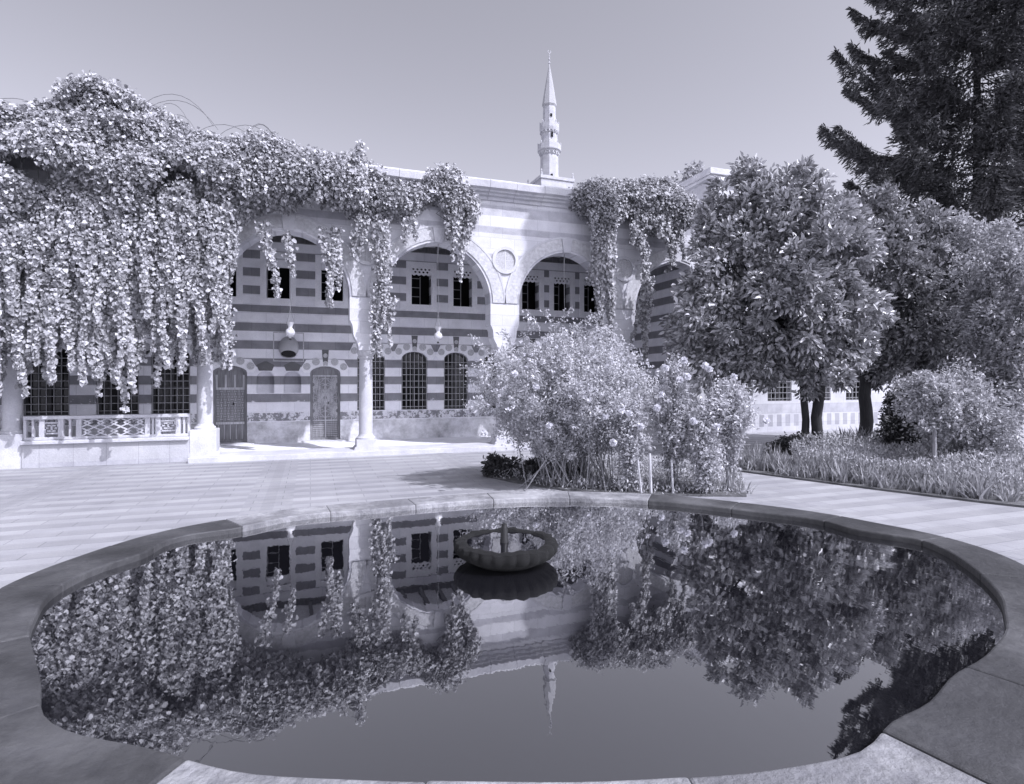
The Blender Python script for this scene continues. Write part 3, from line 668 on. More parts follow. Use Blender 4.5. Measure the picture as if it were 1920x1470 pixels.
# ------------------------------------------------------------------ hanging things
def lantern(x, label):
    y = YP+.2; zc = 4.98
    t = thing('hanging_lantern', (x, y, 2.62), label, 'lantern', 'glass lanterns hung from the arch crowns')
    mb = MB(); mb.lathe([(0, -.16), (.02, -.15), (.035, -.12), (.05, -.115), (.095, -.07), (.105, -.02), (.09, .03), (.05, .065), (.042, .09), (.05, .12), (.085, .20), (.078, .20), (.04, .12), (0, .10)], (x, y, 2.78), 18); part('glass_body', mb, M['lamp'], t, smooth=True)
    mb = MB(); mb.lathe([(0, -.20), (.03, -.19), (.022, -.155), (0, -.15)], (x, y, 2.78), 10); part('drop', mb, M['darkiron'], t)
    mb = MB()
    for k in range(3):
        a = k*2.094+.4; mb.tube([(x+.10*math.cos(a), y+.10*math.sin(a), 2.80), (x+.085*math.cos(a), y+.085*math.sin(a), 3.0), (x, y, 3.28)], .004, 5)
    part('hanger', mb, M['iron'], t)
    mb = MB(); mb.tube([(x, y, 3.27), (x+.008, y, 3.6), (x, y, 4.1), (x-.006, y, 4.6)], .0065, 5); mb.tube([(x-.006, y, 4.58), (x, y, zc+.02)], .012, 5); part('chain', mb, M['iron'], t)
lantern(CR[2]+.03, 'pale glass vase lantern on a long chain, in the arch above the patterned door'); lantern(CR[3]+.03, 'pale glass globe lantern on a long chain, in the arch right of the slender column')
lantern(CR[4]+.03, 'pale glass lantern on a chain in the arch behind the big rose bush')
# the egg-shaped shell on the wall
sx, sz = -.54, 2.55
t = thing('wall_shell', (sx, YB, sz), 'pale egg-shaped plaster shell with a dark open mouth on the striped wall', 'wall ornament')
mb = MB(); n = 28; vs = []; prof = []
for k in range(13):
    a = R(-40+k*130/12); prof.append((.25*math.cos(a), .36*math.sin(a)+.02))
prof2 = [(r_*.90, z*.92) for r_, z in reversed(prof)]
tilt = R(-38)
def tl(x_, y_, z_): return (sx+x_, YB-.16+y_*math.cos(tilt)-z_*math.sin(tilt), sz+y_*math.sin(tilt)+z_*math.cos(tilt))
pr = [(r_, z) for r_, z in prof]+prof2; m_ = len(pr)
for i in range(n):
    a = 2*math.pi*i/n
    for r_, z in pr: vs.append(tl(r_*math.cos(a), r_*math.sin(a)*.8, z))
mb.add(vs, [(i*m_+j, ((i+1) % n)*m_+j, ((i+1) % n)*m_+j+1, i*m_+j+1) for i in range(n) for j in range(m_-1)]); part('shell', mb, M['shell'], t, smooth=True)
mb = MB(); vs = [tl(.185*math.cos(2*math.pi*i/24), .148*math.sin(2*math.pi*i/24), -.19) for i in range(24)]; vs2 = [tl(.185*math.cos(2*math.pi*i/24), .148*math.sin(2*math.pi*i/24), -.17) for i in range(24)]
mb.add(vs+vs2, [tuple(range(24)), tuple(range(24, 48))]+[(i, (i+1) % 24, 24+(i+1) % 24, 24+i) for i in range(24)]); part('mouth', mb, M['void'], t)

# ------------------------------------------------------------------ vines over the arcade
def vine(name, label, tab, strands_x, yf, n_clump, per, leaf, n_str, loc, bulge=.5, back=1.0, extra=[], rk=.7, gap=-.5):
    t = thing(name, loc, label, 'vine', 'creepers hanging over the arcade roof')
    X = np.array([onY(a, 500, yf).x for a, *_ in tab])
    T = np.array([onY(a, b, yf).z for a, b, c, d in tab]); Dn = np.array([onY(a, c, yf).z for a, b, c, d in tab]); Lo = np.array([onY(a, d, yf).z for a, b, c, d in tab])
    # dense mass
    cx = rng.uniform(X[0], X[-1], n_clump*3); tt, dd = np.interp(cx, X, T), np.interp(cx, X, Dn)
    f = rng.random(len(cx)); cz = dd+(tt-dd)*f
    keep = smooth_noise(np.stack([cx*1.0, cz*0, cz], 1), 2.6, 3) > gap
    wgt = (tt-dd)/np.max(tt-dd); keep &= rng.random(len(cx)) < np.maximum(.25, wgt)
    cx, cz, tt, dd, f = cx[keep][:n_clump], cz[keep][:n_clump], tt[keep][:n_clump], dd[keep][:n_clump], f[keep][:n_clump]
    bl = bulge*np.sin(np.clip(f, 0, 1)*math.pi*.9+.15)+(.30 if rk > 1 else .18)*smooth_noise(np.stack([cx, cz, cz], 1), 3.1, 5)
    cy = yf-bl+.25*rng.random(len(cx)); over = cz > 6.6
    cy = np.where(over, yf-bl*.6+rng.random(len(cx))*back*np.clip((tt-cz)/.8+.3, 0, 1), cy)
    rr = rng.uniform(.12, .26, len(cx)); cz = np.minimum(cz, tt-rr*.6)
    P, d = clumps(np.stack([cx, cy, cz], 1), rr, per, .2, .45)
    nL = len(P); D = nrm(d*.5+np.array([0, -.25, -.75])+rng.normal(size=(nL, 3))*.45); U = nrm(d*.6+np.array([.15, -.65, .45])+rng.normal(size=(nL, 3))*.55)
    allP, allD, allU = [P], [D], [U]; stem = MB()
    # hanging runners
    sx_ = []
    for _ in range(n_str):
        x_ = rng.uniform(X[0], X[-1]); sx_.append((x_, np.interp(x_, X, Dn)+.25+(rng.random()**1.5*.9 if rk > 1 else 0), np.interp(x_, X, Lo)))
    runs = []
    for x_, za, zb_ in sx_:
        L = za-zb_
        if L < .45: continue
        runs.append((x_, za, zb_+L*rng.random()**rk*.8, yf-.05-rng.random()*bulge*.8))
    for ex, ya, yb in extra:
        p = onY(ex, ya, yf); q = onY(ex, yb, yf); runs.append((p.x, p.z, q.z, yf-.12-rng.random()*.15))
    for x_, za, zb_, y_ in runs:
        L = za-zb_; m = max(3, int(L/.12)); ph = rng.random()*6; am = .03+.07*rng.random(); ts = np.linspace(0, 1, m)
        C = np.stack([x_+am*np.sin(ts*L*2.2+ph)+.12*(rng.random()-.5)*ts*L, y_+.06*np.sin(ts*L*1.7+ph*2), za-ts*L], 1)
        if rng.random() < .35 and len(runs) > 3: C[:, 0] += (rng.random()-.5)*.5*ts**3; C[:, 2] += .12*ts**4
        stem.tube([tuple(c) for c in C], .006, 4)
        k = int(L/.0045); u = rng.random(k); base = np.stack([np.interp(u, ts, C[:, i]) for i in range(3)], 1)
        taper = (1.05-.75*u**1.5)[:, None]; off = rng.normal(size=(k, 3))*np.array([.052, .055, .03])*taper
        allP.append(base+off); allD.append(nrm(np.array([0, -.25, -1])+rng.normal(size=(k, 3))*.45+off*3)); allU.append(nrm(np.array([.15, -.9, .35])+rng.normal(size=(k, 3))*.45))
    P, D, U = np.concatenate(allP), np.concatenate(allD), np.concatenate(allU)
    leafobj('foliage', P, D, U, leaf*(.4+.85*rng.random(len(P))**1.3)*1.08, M['vineleaf'], t, .95, .16, 'ivy')
    # woody stems inside the mass and wispy runners above it
    for k in range(int(8*(X[-1]-X[0]))):
        x_ = rng.uniform(X[0]+.1, X[-1]-.1); zt = np.interp(x_, X, T)-.3; zd = np.interp(x_, X, Dn)
        pts = [(x_+rng.normal()*.1+dx, yf+.02-bulge*.3*math.sin(s_*3.1), zt+(zd-zt)*s_) for s_, dx in zip(np.linspace(0, 1, 6), np.cumsum(rng.normal(size=6)*.1))]
        stem.tube(pts, .012, 5)
    part('stems', stem, M['vinestem'], t)
    return t, X, T
L1 = [(-420, 320, 480, 640), (-250, 240, 500, 700), (-90, 215, 500, 760), (0, 205, 510, 760), (45, 200, 500, 740), (90, 185, 480, 735), (130, 158, 470, 720), (180, 145, 460, 720), (230, 158, 455, 750), (280, 195, 450, 690), (330, 222, 450, 690), (375, 245, 440, 690), (410, 255, 430, 680), (428, 262, 425, 600),
      (445, 258, 405, 430), (470, 255, 395, 410), (500, 252, 385, 395), (540, 268, 385, 395), (580, 284, 385, 395), (620, 292, 395, 405), (650, 300, 395, 405), (672, 330, 380, 400)]
v1, VX, VT = vine('climbing_vine', 'largest creeper, a great mound of leaves hanging in curtains over the left arches', L1, None, 13.1, 2150, 112, .066, 400, (-2.5, 13.3, 6.5), .75, 1.6, rk=1.5, gap=-.72,
     extra=[(232, 600, 770), (250, 600, 700), (300, 600, 725), (345, 600, 700), (415, 560, 700), (430, 540, 690), (505, 420, 560), (548, 440, 530), (620, 430, 590), (630, 430, 545), (610, 430, 580), (400, 560, 680), (60, 560, 700), (100, 560, 690)])
mb = MB()
for k in range(12):                                          # bare wisps arching above the mound
    x_ = rng.uniform(VX[4], VX[16]); zt = np.interp(x_, VX, VT)-.1; L = rng.uniform(.5, 1.5); s_ = 1 if rng.random() < .7 else -1; h = rng.uniform(.15, .45)
    mb.tube([(x_+s_*L*u, 13.0+.2*math.sin(u*3), zt+h*4*u*(1-u)*1.2-.25*u*u) for u in np.linspace(0, 1, 9)], .0055, 4)
part('wisps', mb, M['vinestem'], v1)
L2 = [(655, 318, 395, 410), (680, 312, 400, 420), (700, 306, 400, 420), (720, 325, 405, 420), (745, 332, 400, 420), (765, 338, 400, 420), (790, 342, 380, 400), (810, 322, 372, 390), (830, 312, 380, 410), (850, 315, 415, 470), (870, 330, 420, 500), (888, 368, 400, 430)]
vine('climbing_vine', 'creeper with a rounded top whose runners hang down the pier above the slender column', L2, None, 13.36, 330, 100, .066, 30, (2.3, 13.3, 6.5), .26, .8,
     extra=[(708, 420, 600), (714, 420, 650), (722, 420, 670), (712, 500, 670), (738, 560, 610), (718, 500, 620), (680, 410, 480), (752, 410, 460), (850, 400, 490), (862, 410, 530), (845, 390, 450), (668, 410, 480), (772, 410, 460), (870, 400, 460)])
L3 = [(1084, 352, 372, 380), (1100, 345, 400, 420), (1114, 340, 430, 520), (1130, 336, 430, 560), (1150, 338, 410, 430), (1175, 340, 400, 420), (1200, 338, 420, 520), (1220, 335, 430, 500), (1245, 334, 430, 500), (1265, 345, 430, 500), (1290, 360, 420, 480)]
vine('climbing_vine', 'creeper between the minaret and the orange tree, hanging down both sides of a pier', L3, None, 13.2, 380, 105, .068, 26, (8.2, 13.3, 6.5), .4, .8,
     extra=[(1104, 400, 540), (1112, 420, 600), (1120, 430, 640), (1128, 430, 650), (1136, 450, 600), (1195, 420, 600), (1202, 450, 650), (1208, 520, 680), (1196, 560, 680), (1144, 420, 520), (1180, 420, 470), (1262, 430, 520), (1250, 430, 500)])
# small creeper on the wing roof
t = thing('rooftop_creeper', (12.6, 16.2, 8.3), 'small creeper growing on top of the taller wing roof corner', 'vine')
C = np.stack([rng.uniform(12.0, 13.2, 40), rng.uniform(16, 19, 40), 8.35+rng.random(40)*.55], 1); P, d = clumps(C, .2, 60)
leafobj('foliage', P, d+np.array([0, 0, -.3]), rdir(len(P))+np.array([.2, -.6, .5]), .1, M['vineleaf'], t, .9, .16, 'ivy')

# ------------------------------------------------------------------ trees
def limb(mb, p, q, r0, r1, n=6, wob=.08, seg=6):
    p, q = Vector(p), Vector(q); L = (q-p).length; pts = []
    for i in range(seg+1):
        s_ = i/seg; o = Vector(rng.normal(size=3))*wob*L*.35*math.sin(s_*math.pi); pts.append(p.lerp(q, s_)+o)
    mb.tube(pts, [r0+(r1-r0)*i/seg for i in range(seg+1)], n); return pts
def orange_tree(base, cc, rad, label, trunks, mat, nclump, per, leaf=.13, fruit=6, lobes=()):
    t = thing('orange_tree', base, label, 'tree', 'orange trees in the beds'); base = Vector(base); cc = Vector(cc)
    mb = MB(); lb = MB()
    for dx, dy, r_ in trunks:
        h = cc.z-rad[2]*.72; p0 = base+Vector((dx, dy, -.05)); p1 = base+Vector((dx*1.6+.03, dy*1.5, h)); limb(mb, p0, p1, r_*1.25, r_, 10, .05)
        for k in range(7):
            d = rdir(1)[0]; d[2] = abs(d[2])*.7+.1; limb(lb, p1, cc+Vector(d*np.array(rad)*.75)+Vector((0, 0, -rad[2]*.2)), r_*.6, .018, 6)
    part('trunk', mb, M['bark'], t, smooth=True); part('limbs', lb, M['bark'], t, smooth=True)
    Cs = []
    for lx, ly, lz, lr in lobes:
        m_ = int(nclump*lr*lr/sum(l[3]**2 for l in lobes)); d = rdir(m_); rr = (.35+.65*rng.random(m_)**.45)*lr; rr *= 1+.16*smooth_noise(d, 5, int(lz*10))
        Cs.append(np.array([cc.x+lx*CS, cc.y-lx*SN+ly, lz])+d*rr[:, None])
    C = np.concatenate(Cs); P, o = clumps(C, rng.uniform(.14, .36, len(C)), per, .2, .35, (1, 1, .85))
    out = nrm(P-np.array(cc)); D = nrm(o*.7+out*.5+np.array([0, 0, -.05])+rng.normal(size=P.shape)*.5); U = nrm(out*.4+np.array([.2, -.4, .6])+rng.normal(size=P.shape)*.6)
    leafobj('crown', P, D, U, leaf*rng.uniform(.6, 1.25, len(P)), M[mat], t, .48, .14)
    for k in range(fruit):
        dd = rdir(1)[0]; dd[1] = -abs(dd[1]); p = np.array(cc)+dd*np.array(rad)*1.02; mb = MB(); mb.lathe([(0, -.04), (.028, -.028), (.04, 0), (.028, .028), (0, .04)], tuple(p), 10); part('fruit', mb, M['fruit'], t, smooth=True)
    return t
o1b = px(1524, 850, 13.4); o1c = px(1458, 500, 13.2)
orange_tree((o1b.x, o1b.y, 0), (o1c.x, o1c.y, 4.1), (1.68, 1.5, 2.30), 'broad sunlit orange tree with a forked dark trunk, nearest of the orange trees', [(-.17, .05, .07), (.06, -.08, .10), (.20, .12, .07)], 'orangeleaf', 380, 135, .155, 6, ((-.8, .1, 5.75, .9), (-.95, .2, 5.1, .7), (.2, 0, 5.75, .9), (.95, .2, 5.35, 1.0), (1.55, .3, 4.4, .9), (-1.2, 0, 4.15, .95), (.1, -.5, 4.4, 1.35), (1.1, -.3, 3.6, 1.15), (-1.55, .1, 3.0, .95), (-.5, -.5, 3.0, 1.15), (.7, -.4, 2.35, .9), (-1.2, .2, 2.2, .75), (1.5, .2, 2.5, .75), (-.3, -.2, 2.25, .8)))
o2b = px(1620, 838, 14.8); o2c = px(1668, 560, 14.8)
orange_tree((o2b.x, o2b.y, 0), (o2c.x, o2c.y, 3.75), (1.25, 1.3, 2.45), 'shaded darker orange tree with one leaning trunk, right of the broad one', [(0, 0, .13)], 'orangeleaf_shaded', 330, 125, .15, 2, ((-.5, 0, 5.6, .8), (.45, 0, 5.2, .95), (1.25, .2, 4.5, .8), (-.1, -.2, 4.2, 1.25), (1.2, 0, 3.5, .9), (.3, -.2, 3.0, 1.1), (-.75, .1, 2.9, .9), (1.2, .2, 2.6, .75), (.1, .1, 2.15, .75)))
def conifer(base, h, r0, label, seed, z0=1.5, nb=90, per=520, lean=.0, upsweep=.5, leaf=.2, rtop=.15, name='conifer_tree', wd0=.20, nw=.22):
    t = thing(name, base, label, 'tree'); base = Vector(base); rg = random.Random(seed)
    mb = MB(); mb.tube([base+Vector((0, 0, -.05+h*k/8)) for k in range(9)], [max(.02, .26*(1-k/8.3)) for k in range(9)], 10); part('trunk', mb, M['bark'], t, smooth=True)
    bm_ = MB(); Ps = []; Ds = []
    for k in range(nb):
        s_ = (k+rg.random())/nb; z = z0+(h-z0)*s_; L = (r0*((1-s_)**.75 if r0 < 3 else 1-s_**2.2)+rtop)*rg.uniform(.7, 1.12); az = k*2.39996+rg.random()*.8
        dx, dy = math.cos(az), math.sin(az); pts = []
        for i in range(9):
            u = i/8; pts.append((base.x+dx*L*u+rg.gauss(0, .02), base.y+dy*L*u+rg.gauss(0, .02), z+L*(-.30*u+upsweep*u**2.4)))
        bm_.tube(pts, [.05*(1-.9*i/8)*(1-.6*s_) for i in range(9)], 5)
        n_ = int(per*(.3+L/r0)); u = rng.random(n_)**.75*.92+.08; A = np.array(pts); B = np.stack([np.interp(u, np.linspace(0, 1, 9), A[:, i]) for i in range(3)], 1)
        side = (rng.random(n_)-.5)*2; wd = (wd0+.22*L)*(1.05-u)**.6; sv = np.array([-dy, dx, 0]); clump = .75+.5*np.sin(u*26+k)
        P = B+sv*(side*wd*clump)[:, None]+np.array([dx, dy, 0])*(np.abs(side)*wd*.5)[:, None]; P[:, 2] += -.10*np.abs(side)-rng.random(n_)*.34*clump*wd/.4*1.0+.05
        D = nrm(np.array([dx, dy, 0])*.7+sv*(side*.8)[:, None]+np.array([0, 0, -.35])+rng.normal(size=(n_, 3))*.38); Ps.append(P); Ds.append(D)
    part('branches', bm_, M['bark'], t, smooth=True); P = np.concatenate(Ps); D = np.concatenate(Ds); U = nrm(rng.normal(size=P.shape)*.6+np.array([0, 0, 1]))
    leafobj('needles', P, D, U, leaf*rng.uniform(.5, 1.2, len(P)), M['conifer'], t, nw, .05, 'blade'); return t
cb = px(1832, 760, 27.5)
conifer((cb.x, cb.y, 0), 34.0, 6.1, 'tall dark conifer with upswept feathery branches at the top right, behind the orange trees', 5, 7.5, 140, 2300, upsweep=.62, leaf=.30)
conifer((12.48, 4.5, 0), 20.2, .5, 'tall unseen tree beyond the right edge, high narrow crown shaped to shade the facade', 9, 14.8, 110, 1300, upsweep=.9, leaf=.19, rtop=.16, name='unseen_tree', wd0=.05, nw=1.0)  # out of view; crown lifted and thickened for its shadow on the facade
def loose_tree(name, base, cc, rad, label, cat, mat, nclump, per, leaf, trunk=.05, bark='bark', cr=(.15, .3), group=None, lean=(0, 0)):
    t = thing(name, base, label, cat, group); base = Vector(base); cc = Vector(cc); mb = MB()
    if trunk: limb(mb, base+Vector((0, 0, -.03)), cc+Vector((0, 0, -rad[2]*.3)), trunk*1.2, trunk*.8, 8, .05)
    for k in range(10):
        d = rdir(1)[0]; d[2] = abs(d[2]); limb(mb, cc-Vector((0, 0, rad[2]*.6)) if trunk else base, cc+Vector(d*np.array(rad)*.8), trunk*.45 if trunk else .014, .008, 5)
    part('trunk' if trunk else 'stems', mb, M[bark], t, smooth=True)
    d = rdir(nclump); rr = .35+.65*rng.random(nclump)**.6; rr *= 1+.2*smooth_noise(d, 4.0, len(label))
    C = np.array(cc)+d*rr[:, None]*np.array(rad); C[:, 2] = np.maximum(C[:, 2], .06); P, o = clumps(C, rng.uniform(*cr, nclump), per, .2, .3)
    P[:, 2] = np.maximum(P[:, 2], .02)
    D = nrm(o*.6+np.array([0, 0, -.1])+rng.normal(size=P.shape)*.6); U = nrm(o*.3+np.array([.1, -.35, .7])+rng.normal(size=P.shape)*.6)
    leafobj('foliage' if not trunk else 'crown', P, D, U, leaf*rng.uniform(.6, 1.25, len(P)), M[mat], t, .5, .14); return t
p = px(1815, 830, 14.5); loose_tree('flowering_tree', (p.x, p.y, 0), px(1812, 560, 14.5), (1.05, .9, 2.0), 'pale feathery tree at the right edge, below the conifer', 'tree', 'fineleaf', 260, 80, .10, .07)
p = px(1900, 830, 12.5); loose_tree('flowering_tree', (p.x, p.y, 0), px(1895, 620, 12.5), (.9, .9, 2.3), 'second pale tree on the far right, partly out of view', 'tree', 'fineleaf', 240, 80, .10, .07)
p = px(1762, 900, 9.7); q = px(1742, 745, 9.7); loose_tree('young_tree', (p.x, p.y, 0), (q.x, q.y, q.z), (.45, .4, .42), 'young tree with a thin pale leaning trunk in the right bed', 'tree', 'fineleaf', 60, 70, .07, .035, 'palebark', (.1, .18))
p = px(1815, 900, 10.2); loose_tree('shrub', (p.x, p.y, 0), (p.x, p.y, .95), (.75, .6, .95), 'tall bright leafy shrub at the right edge of the bed', 'shrub', 'fineleaf', 120, 80, .075, 0, 'cane')
p = px(1735, 862, 12.0); loose_tree('shrub', (p.x, p.y, 0), (p.x, p.y, .62), (.85, .5, .62), 'low dark bush behind the young tree with the pale trunk', 'shrub', 'darkleaf', 110, 75, .09, 0, 'cane')
p = px(1672, 860, 12.3); loose_tree('shrub', (p.x, p.y, 0), (p.x, p.y, .85), (.16, .16, .85), 'narrow dark upright shrub left of the low dark bush', 'shrub', 'darkleaf', 40, 60, .07, 0, 'cane', (.08, .15))
p = px(1490, 848, 13.0); loose_tree('shrub', (p.x, p.y, 0), (p.x, p.y, .2), (.55, .4, .22), 'low black-green ground bush at the foot of the forked orange tree', 'shrub', 'darkleaf', 60, 70, .07, 0, 'cane', (.08, .14))

# ------------------------------------------------------------------ planting beds
def bed(name, poly):
    mb = MB(); mb.prism([poly], -.02, .03, 'Z'); return tag(part(name, mb, M['soil']), kind='structure')
def cw(*a): return [tuple(px(x, y, FPX*CAMZ/(y-HOR))[:2]) for x, y in a]
bed1 = cw((905, 893), (960, 905), (1060, 921), (1200, 930), (1400, 932), (1390, 890), (1200, 862), (1000, 862))
bed2 = cw((1378, 872), (1382, 884), (1500, 900), (1650, 920), (1845, 944), (1990, 960), (2100, 900), (1800, 838), (1500, 832), (1420, 850))
bed('flower_bed', bed1); bed('flower_bed', bed2)
# kerb-less bed edges get stones; rose bushes
def rose_bush(base, cc, rad, label, nclump, per, leaf, ncane, nbloom, bloom=.045, small=0, mat='roseleaf', arch=True, group='rose bushes in the middle bed'):
    t = thing('rose_bush', base, label, 'rose bush', group); base = Vector(base); cc = Vector(cc); mb = MB(); Ps = []; ends = []
    for k in range(ncane):
        d = rdir(1)[0]; d[2] = abs(d[2])*1.1-.15; e = cc+Vector(d*np.array(rad)*rng.uniform(.8, 1.08)); s = base+Vector((rng.normal()*rad[0]*.22, rng.normal()*rad[1]*.25, 0))
        mid = s.lerp(e, .5)+Vector((0, 0, .25*rad[2])); pts = []
        for i in range(8):
            u = i/7; pts.append(s*(1-u)**2+mid*2*u*(1-u)+e*u*u)
        mb.tube(pts, [.009*(1-.7*i/7) for i in range(8)], 4); A = np.array([tuple(p_) for p_ in pts]); n_ = int(90*(e-s).length); u = rng.random(n_)*.75+.25
        Ps.append(np.stack([np.interp(u, np.linspace(0, 1, 8), A[:, i]) for i in range(3)], 1)+rng.normal(size=(n_, 3))*.035); ends.append(e)
    part('canes', mb, M['cane'], t)
    d = rdir(nclump); rr = .3+.72*rng.random(nclump)**.55; rr *= 1+.18*smooth_noise(d, 4.5, ncane)
    C = np.array(cc)+d*rr[:, None]*np.array(rad); lowc = C[:, 2] < .12; C = C[~lowc]
    P, o = clumps(C, rng.uniform(.09, .2, len(C)), per, .3, .2); P = np.concatenate([P]+Ps); P = P[P[:, 2] > .03]
    n_ = len(P); D = nrm(rng.normal(size=(n_, 3))*.8+np.array([0, -.1, .15])); U = nrm(np.array([.15, -.4, .7])+rng.normal(size=(n_, 3))*.6)
    leafobj('foliage', P, D, U, leaf*rng.uniform(.55, 1.25, n_), M[mat], t, .55, .12)
    def petals(name, cs, r_, npet):
        PP = []; DD = []; UU = []
        for c_ in cs:
            o_ = rdir(npet)*np.array([1, 1, .8]); PP.append(np.tile(np.array(c_), (npet, 1))+o_*r_*.25); DD.append(o_); UU.append(rdir(npet)+np.array([0, 0, .5]))
        leafobj(name, np.concatenate(PP), np.concatenate(DD), np.concatenate(UU), r_, M['petal'], t, .9, .3)
    return t, ends, petals
bb = px(1075, 905, 9.3); bcn = px(1068, 745, 9.35)
t, ends, pet = rose_bush((bb.x, bb.y, 0), (bcn.x, bcn.y, 1.45), (1.5, 1.1, 1.0), 'largest rose bush, a wide arching airy mound in front of the arcade', 620, 80, .046, 130, 9)
for (x_, y_) in ((1135, 782), (1165, 770), (1180, 775), (1005, 725), (908, 812), (1087, 722), (1030, 798), (1240, 740), (965, 700)):
    q = px(x_, y_, 8.35); pet('bloom', [tuple(q)], .048, 30)
e_ = [tuple(np.array(e)+np.array([0, 0, .02])) for e in ends[:70]]
cs = np.array(bcn)*np.array([1, 1, 0])+np.array([0, 0, 1.45])+nrm(rdir(110)*np.array([1, 1, .7])+np.array([0, -.4, .45]))*np.array([1.6, 1.2, 1.0])
o = pet('small_blooms', [tuple(c) for c in cs]+e_, .028, 8)
# long shoots above the bush
mb = MB(); PP = []
for (xa, ya, xb, yb) in ((1010, 620, 985, 590), (1030, 640, 1075, 572), (1080, 640, 1110, 590), (1100, 640, 1125, 585), (1050, 640, 1020, 580), (930, 680, 885, 632), (960, 650, 940, 620), (1000, 700, 863, 690), (1130, 640, 1118, 600), (980, 640, 1000, 600)):
    a_, b_ = px(xa, ya, 9.2), px(xb, yb, 9.0); mid = a_.lerp(b_, .5)+Vector((0, 0, .05)); pts = [a_*(1-u)**2+mid*2*u*(1-u)+b_*u*u for u in np.linspace(0, 1, 6)]
    mb.tube(pts, .005, 4); A = np.array([tuple(p_) for p_ in pts]); u = rng.random(70); PP.append(np.stack([np.interp(u, np.linspace(0, 1, 6), A[:, i]) for i in range(3)], 1)+rng.normal(size=(70, 3))*.035)
part('shoots', mb, M['cane'], t); PP = np.concatenate(PP); leafobj('shoot_leaves', PP, rdir(len(PP)), rdir(len(PP))+np.array([0, -.4, .6]), .05, M['roseleaf'], t, .55, .12)
for (x_, y_, yt, hw, lab, bl) in (
    (1262, 922, 655, .22, 'tall rose bush with large white blooms, right beside the largest bush', ((1283, 676), (1288, 706), (1247, 690), (1322, 686), (1275, 712), (1232, 765))),
    (1322, 928, 740, .19, 'narrow upright rose bush between the tall one and the standard rose', ((1345, 800), (1300, 790))),
    (1182, 924, 745, .18, 'rose bush with pale stakes standing at the right foot of the largest bush', ((1200, 800), (1150, 830)))):
    q = px(x_, y_, 1080*CAMZ/(y_-HOR)); dd = 1080*CAMZ/(y_-HOR); zt = CAMZ+(HOR-yt)/FPX*dd
    t, ends, pet = rose_bush((q.x, q.y, 0), (q.x, q.y, zt*.52), (hw*1.25, hw*1.2, zt*.48), lab, 62, 44, .055, 26, 3)
    for k, (bx, by) in enumerate(bl): pet('bloom', [tuple(px(bx, by, dd-.25))], .055, 32)
    st = MB()
    for bx, by in bl: st.tube([px(bx, by, dd-.25), px(bx-6 if bx > x_ else bx+6, by+45, dd-.2), px((bx+x_)/2, by+110, dd-.1)], .005, 4)
    part('flower_stalks', st, M['cane'], t)
q = px(1366, 925, 8.6); c_ = px(1370, 765, 8.6)
t, ends, pet = rose_bush((q.x, q.y, 0), (c_.x, c_.y, c_.z), (.34, .3, .38), 'standard rose with a bare pale stem and a bushy head, rightmost in the middle bed', 60, 60, .06, 12, 3)
for bx, by in ((1376, 707), (1330, 692), (1437, 788)): pet('bloom', [tuple(px(bx, by, 8.4))], .05, 30)
mb = MB(); mb.tube([(q.x+.02, q.y, 0), (q.x-.03, q.y, .45), (q.x+.02, q.y, .9), (c_.x, c_.y, c_.z)], [.03, .024, .02, .012], 7); mb.tube([px(1376, 712, 8.4), px(1370, 740, 8.5), c_], .005, 4); mb.tube([px(1330, 697, 8.4), px(1340, 740, 8.5), c_], .005, 4); part('stem', mb, M['palebark'], t, smooth=True)
for k, (x_, y0_, y1_, lab) in enumerate(((1203, 930, 838, 'thin pale leaning stake, left of the pair in the middle bed'), (1221, 928, 850, 'thicker pale stake, right of the pair in the middle bed'), (1262, 926, 862, 'short pale stake under the tall rose bush'))):
    a_ = px(x_, y0_, 8.45); mb = MB(); b_ = px(x_-(10 if k == 0 else 3), y1_, 8.5); mb.tube([(a_.x, a_.y, 0), b_], [.016 if k != 1 else .022]*2, 7); 
    tag(part('garden_stake', mb, M['stake'], None, (a_.x, a_.y, 0)), lab, 'stake', 'stakes in the middle bed')
for (x_, y_, r_, lab) in ((938, 892, .28, 'low dark leafy plant at the left tip of the middle bed'), (1010, 898, .26, 'low dark leafy plant second from the left in the middle bed'), (1058, 896, .42, 'larger dark leafy plant in shade under the largest rose bush')):
    q = px(x_, y_, 1080*CAMZ/(y_-HOR)); loose_tree('bedding_plant', (q.x, q.y, 0), (q.x, q.y, r_*.55), (r_, r_, r_*.6), lab, 'plant', 'darkleaf', 34, 55, .08, 0, 'cane', (.07, .13), 'dark low plants in the middle bed')
ORD = 'first second third fourth fifth sixth seventh eighth ninth tenth eleventh twelfth thirteenth fourteenth fifteenth sixteenth seventeenth eighteenth nineteenth twentieth twenty-first twenty-second twenty-third twenty-fourth twenty-fifth twenty-sixth'.split()
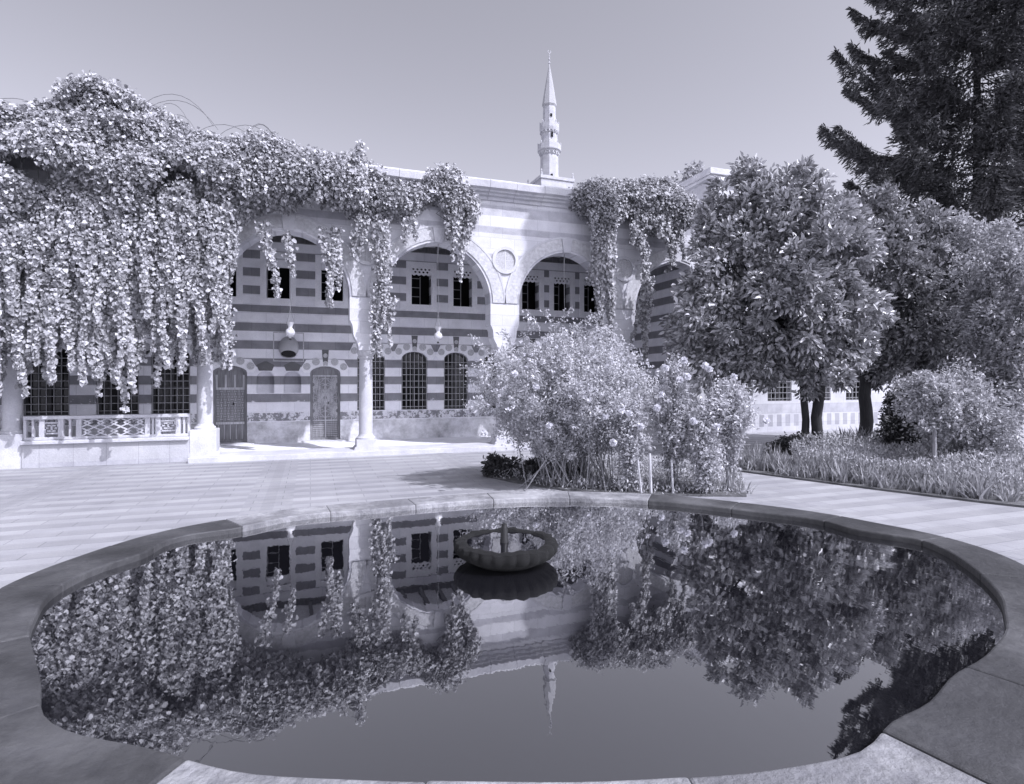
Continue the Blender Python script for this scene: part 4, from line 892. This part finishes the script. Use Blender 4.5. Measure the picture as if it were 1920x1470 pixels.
# iris clumps: separate tufts of sword leaves
def tuft(base, n, h, spread, mat, name, label, cat, group, w=.03):
    t = thing(name, base, label, cat, group); mb = MB(); b = Vector(base)
    for k in range(n):
        az = rng.random()*6.283; le = h*rng.uniform(.55, 1.1); out = spread*rng.uniform(.2, 1.2); s = b+Vector((rng.normal()*spread*.35, rng.normal()*spread*.35, 0))
        dx, dy = math.cos(az), math.sin(az); ww = w*rng.uniform(.6, 1.1); ps = []; droop = rng.random()**2*.5
        for i in range(5):
            u = i/4; ps.append(s+Vector((dx*out*u**1.5, dy*out*u**1.5, le*(u-droop*u*u*.8))))
        vs = []; sa = rng.random()*6.283; sd = Vector((math.cos(sa), math.sin(sa), 0))
        for i, p_ in enumerate(ps): wv = ww*(1-(i/4)**2)*.5+.0008; vs += [p_-sd*wv, p_+sd*wv]
        mb.add(vs, [(2*i, 2*i+1, 2*i+3, 2*i+2) for i in range(4)])
    part('blades', mb, M[mat], t); return t
def inpoly(x, y, poly):
    c = False; j = len(poly)-1
    for i in range(len(poly)):
        if (poly[i][1] > y) != (poly[j][1] > y) and x < (poly[j][0]-poly[i][0])*(y-poly[i][1])/(poly[j][1]-poly[i][1])+poly[i][0]: c = not c
        j = i
    return c
k = 0
fr = np.array(cw(*[(x_, np.interp(x_, [1385, 1500, 1650, 1845, 1990], [880, 897, 917, 940, 956])) for x_ in np.linspace(1395, 1900, 26)]))
back = nrm(np.array([[.25, 1.0]]))[0]
for row, (off, hh) in enumerate(((.10, .30), (.42, .42), (.80, .50))):
    for i, (fx, fy) in enumerate(fr):
        q = np.array([fx, fy])+back*(off+rng.random()*.12)+rng.normal(size=2)*.06
        tuft((q[0], q[1], 0), 34, hh*rng.uniform(.8, 1.15), .16, 'iris', 'iris_clump', ORD[i]+[' short tuft from the left in the front iris row of the right bed', ' tuft from the left in the middle iris row of the right bed', ' tall tuft from the left in the back iris row of the right bed'][row], 'plant', ['front row irises of the right bed', 'middle row irises of the right bed', 'back row irises of the right bed'][row]); k += 1
for i, x_ in enumerate(np.linspace(1000, 1400, 15)):
    y_ = np.interp(x_, [1000, 1100, 1200, 1400], [908, 920, 925, 927]); q = px(x_, y_, FPX*CAMZ/(y_-HOR)); tuft((q.x, q.y+.1, 0), 26, .24, .14, 'iris', 'iris_clump', ORD[i]+' sword-leaved tuft from the left along the front edge of the middle rose bed', 'plant', 'irises edging the middle bed', .022)
for i, x_ in enumerate((1590, 1615, 1640, 1660)):
    q = px(x_, 838, 14.5); tuft((q.x, q.y, 0), 60, .55, .26, 'iris', 'strap_leaf_plant', ORD[i]+' strap-leaved plant from the left by the foot of the shaded orange tree', 'plant', 'strap-leaved plants round the shaded orange tree', .06)
# fine feathery ground cover
def cover(poly, n, h, mat, name, label, leaf, xr=None):
    P_ = np.array(poly); lo, hi = P_.min(0), P_.max(0); pts = []
    while len(pts) < n:
        q = rng.uniform(lo, hi)
        if inpoly(q[0], q[1], poly): pts.append(q)
    q = np.array(pts); hh = h*(.45+.55*(smooth_noise(np.stack([q[:, 0], q[:, 1], q[:, 0]*0], 1), 3.2, 4)+1)/1.6); z = rng.random(n)*hh
    base = bpy.data.objects.new(name, None)
    cen = Vector((P_[:, 0].mean(), P_[:, 1].mean(), 0)); WL['__c'] = cen
    class F: name = '__c'
    n_ = n; P = np.stack([q[:, 0], q[:, 1], z+.02], 1)
    D = nrm(rng.normal(size=(n_, 3))*.5+np.array([0, 0, .8])); U = nrm(rng.normal(size=(n_, 3))+np.array([0, -.5, .4])); bpy.data.objects.remove(base)
    e = bpy.data.objects.new('tmp', None); WL[e.name] = cen
    o = leafobj(name, P, D, U, leaf*rng.uniform(.6, 1.3, n_), M[mat], e, .4, .1); o.parent = None; o.location = cen; bpy.data.objects.remove(e)
    return tag(o, label, 'ground cover', None, 'stuff')
cover(cw((1500, 893), (1650, 913), (1845, 935), (1990, 950), (2050, 900), (1800, 850), (1600, 852), (1480, 860)), 26000, .55, 'fineleaf', 'ground_cover', 'fine feathery plants filling the right bed behind the irises', .06)
cover(bed1, 7000, .16, 'roseleaf', 'ground_cover', 'low leafy undergrowth on the soil of the middle rose bed', .045)
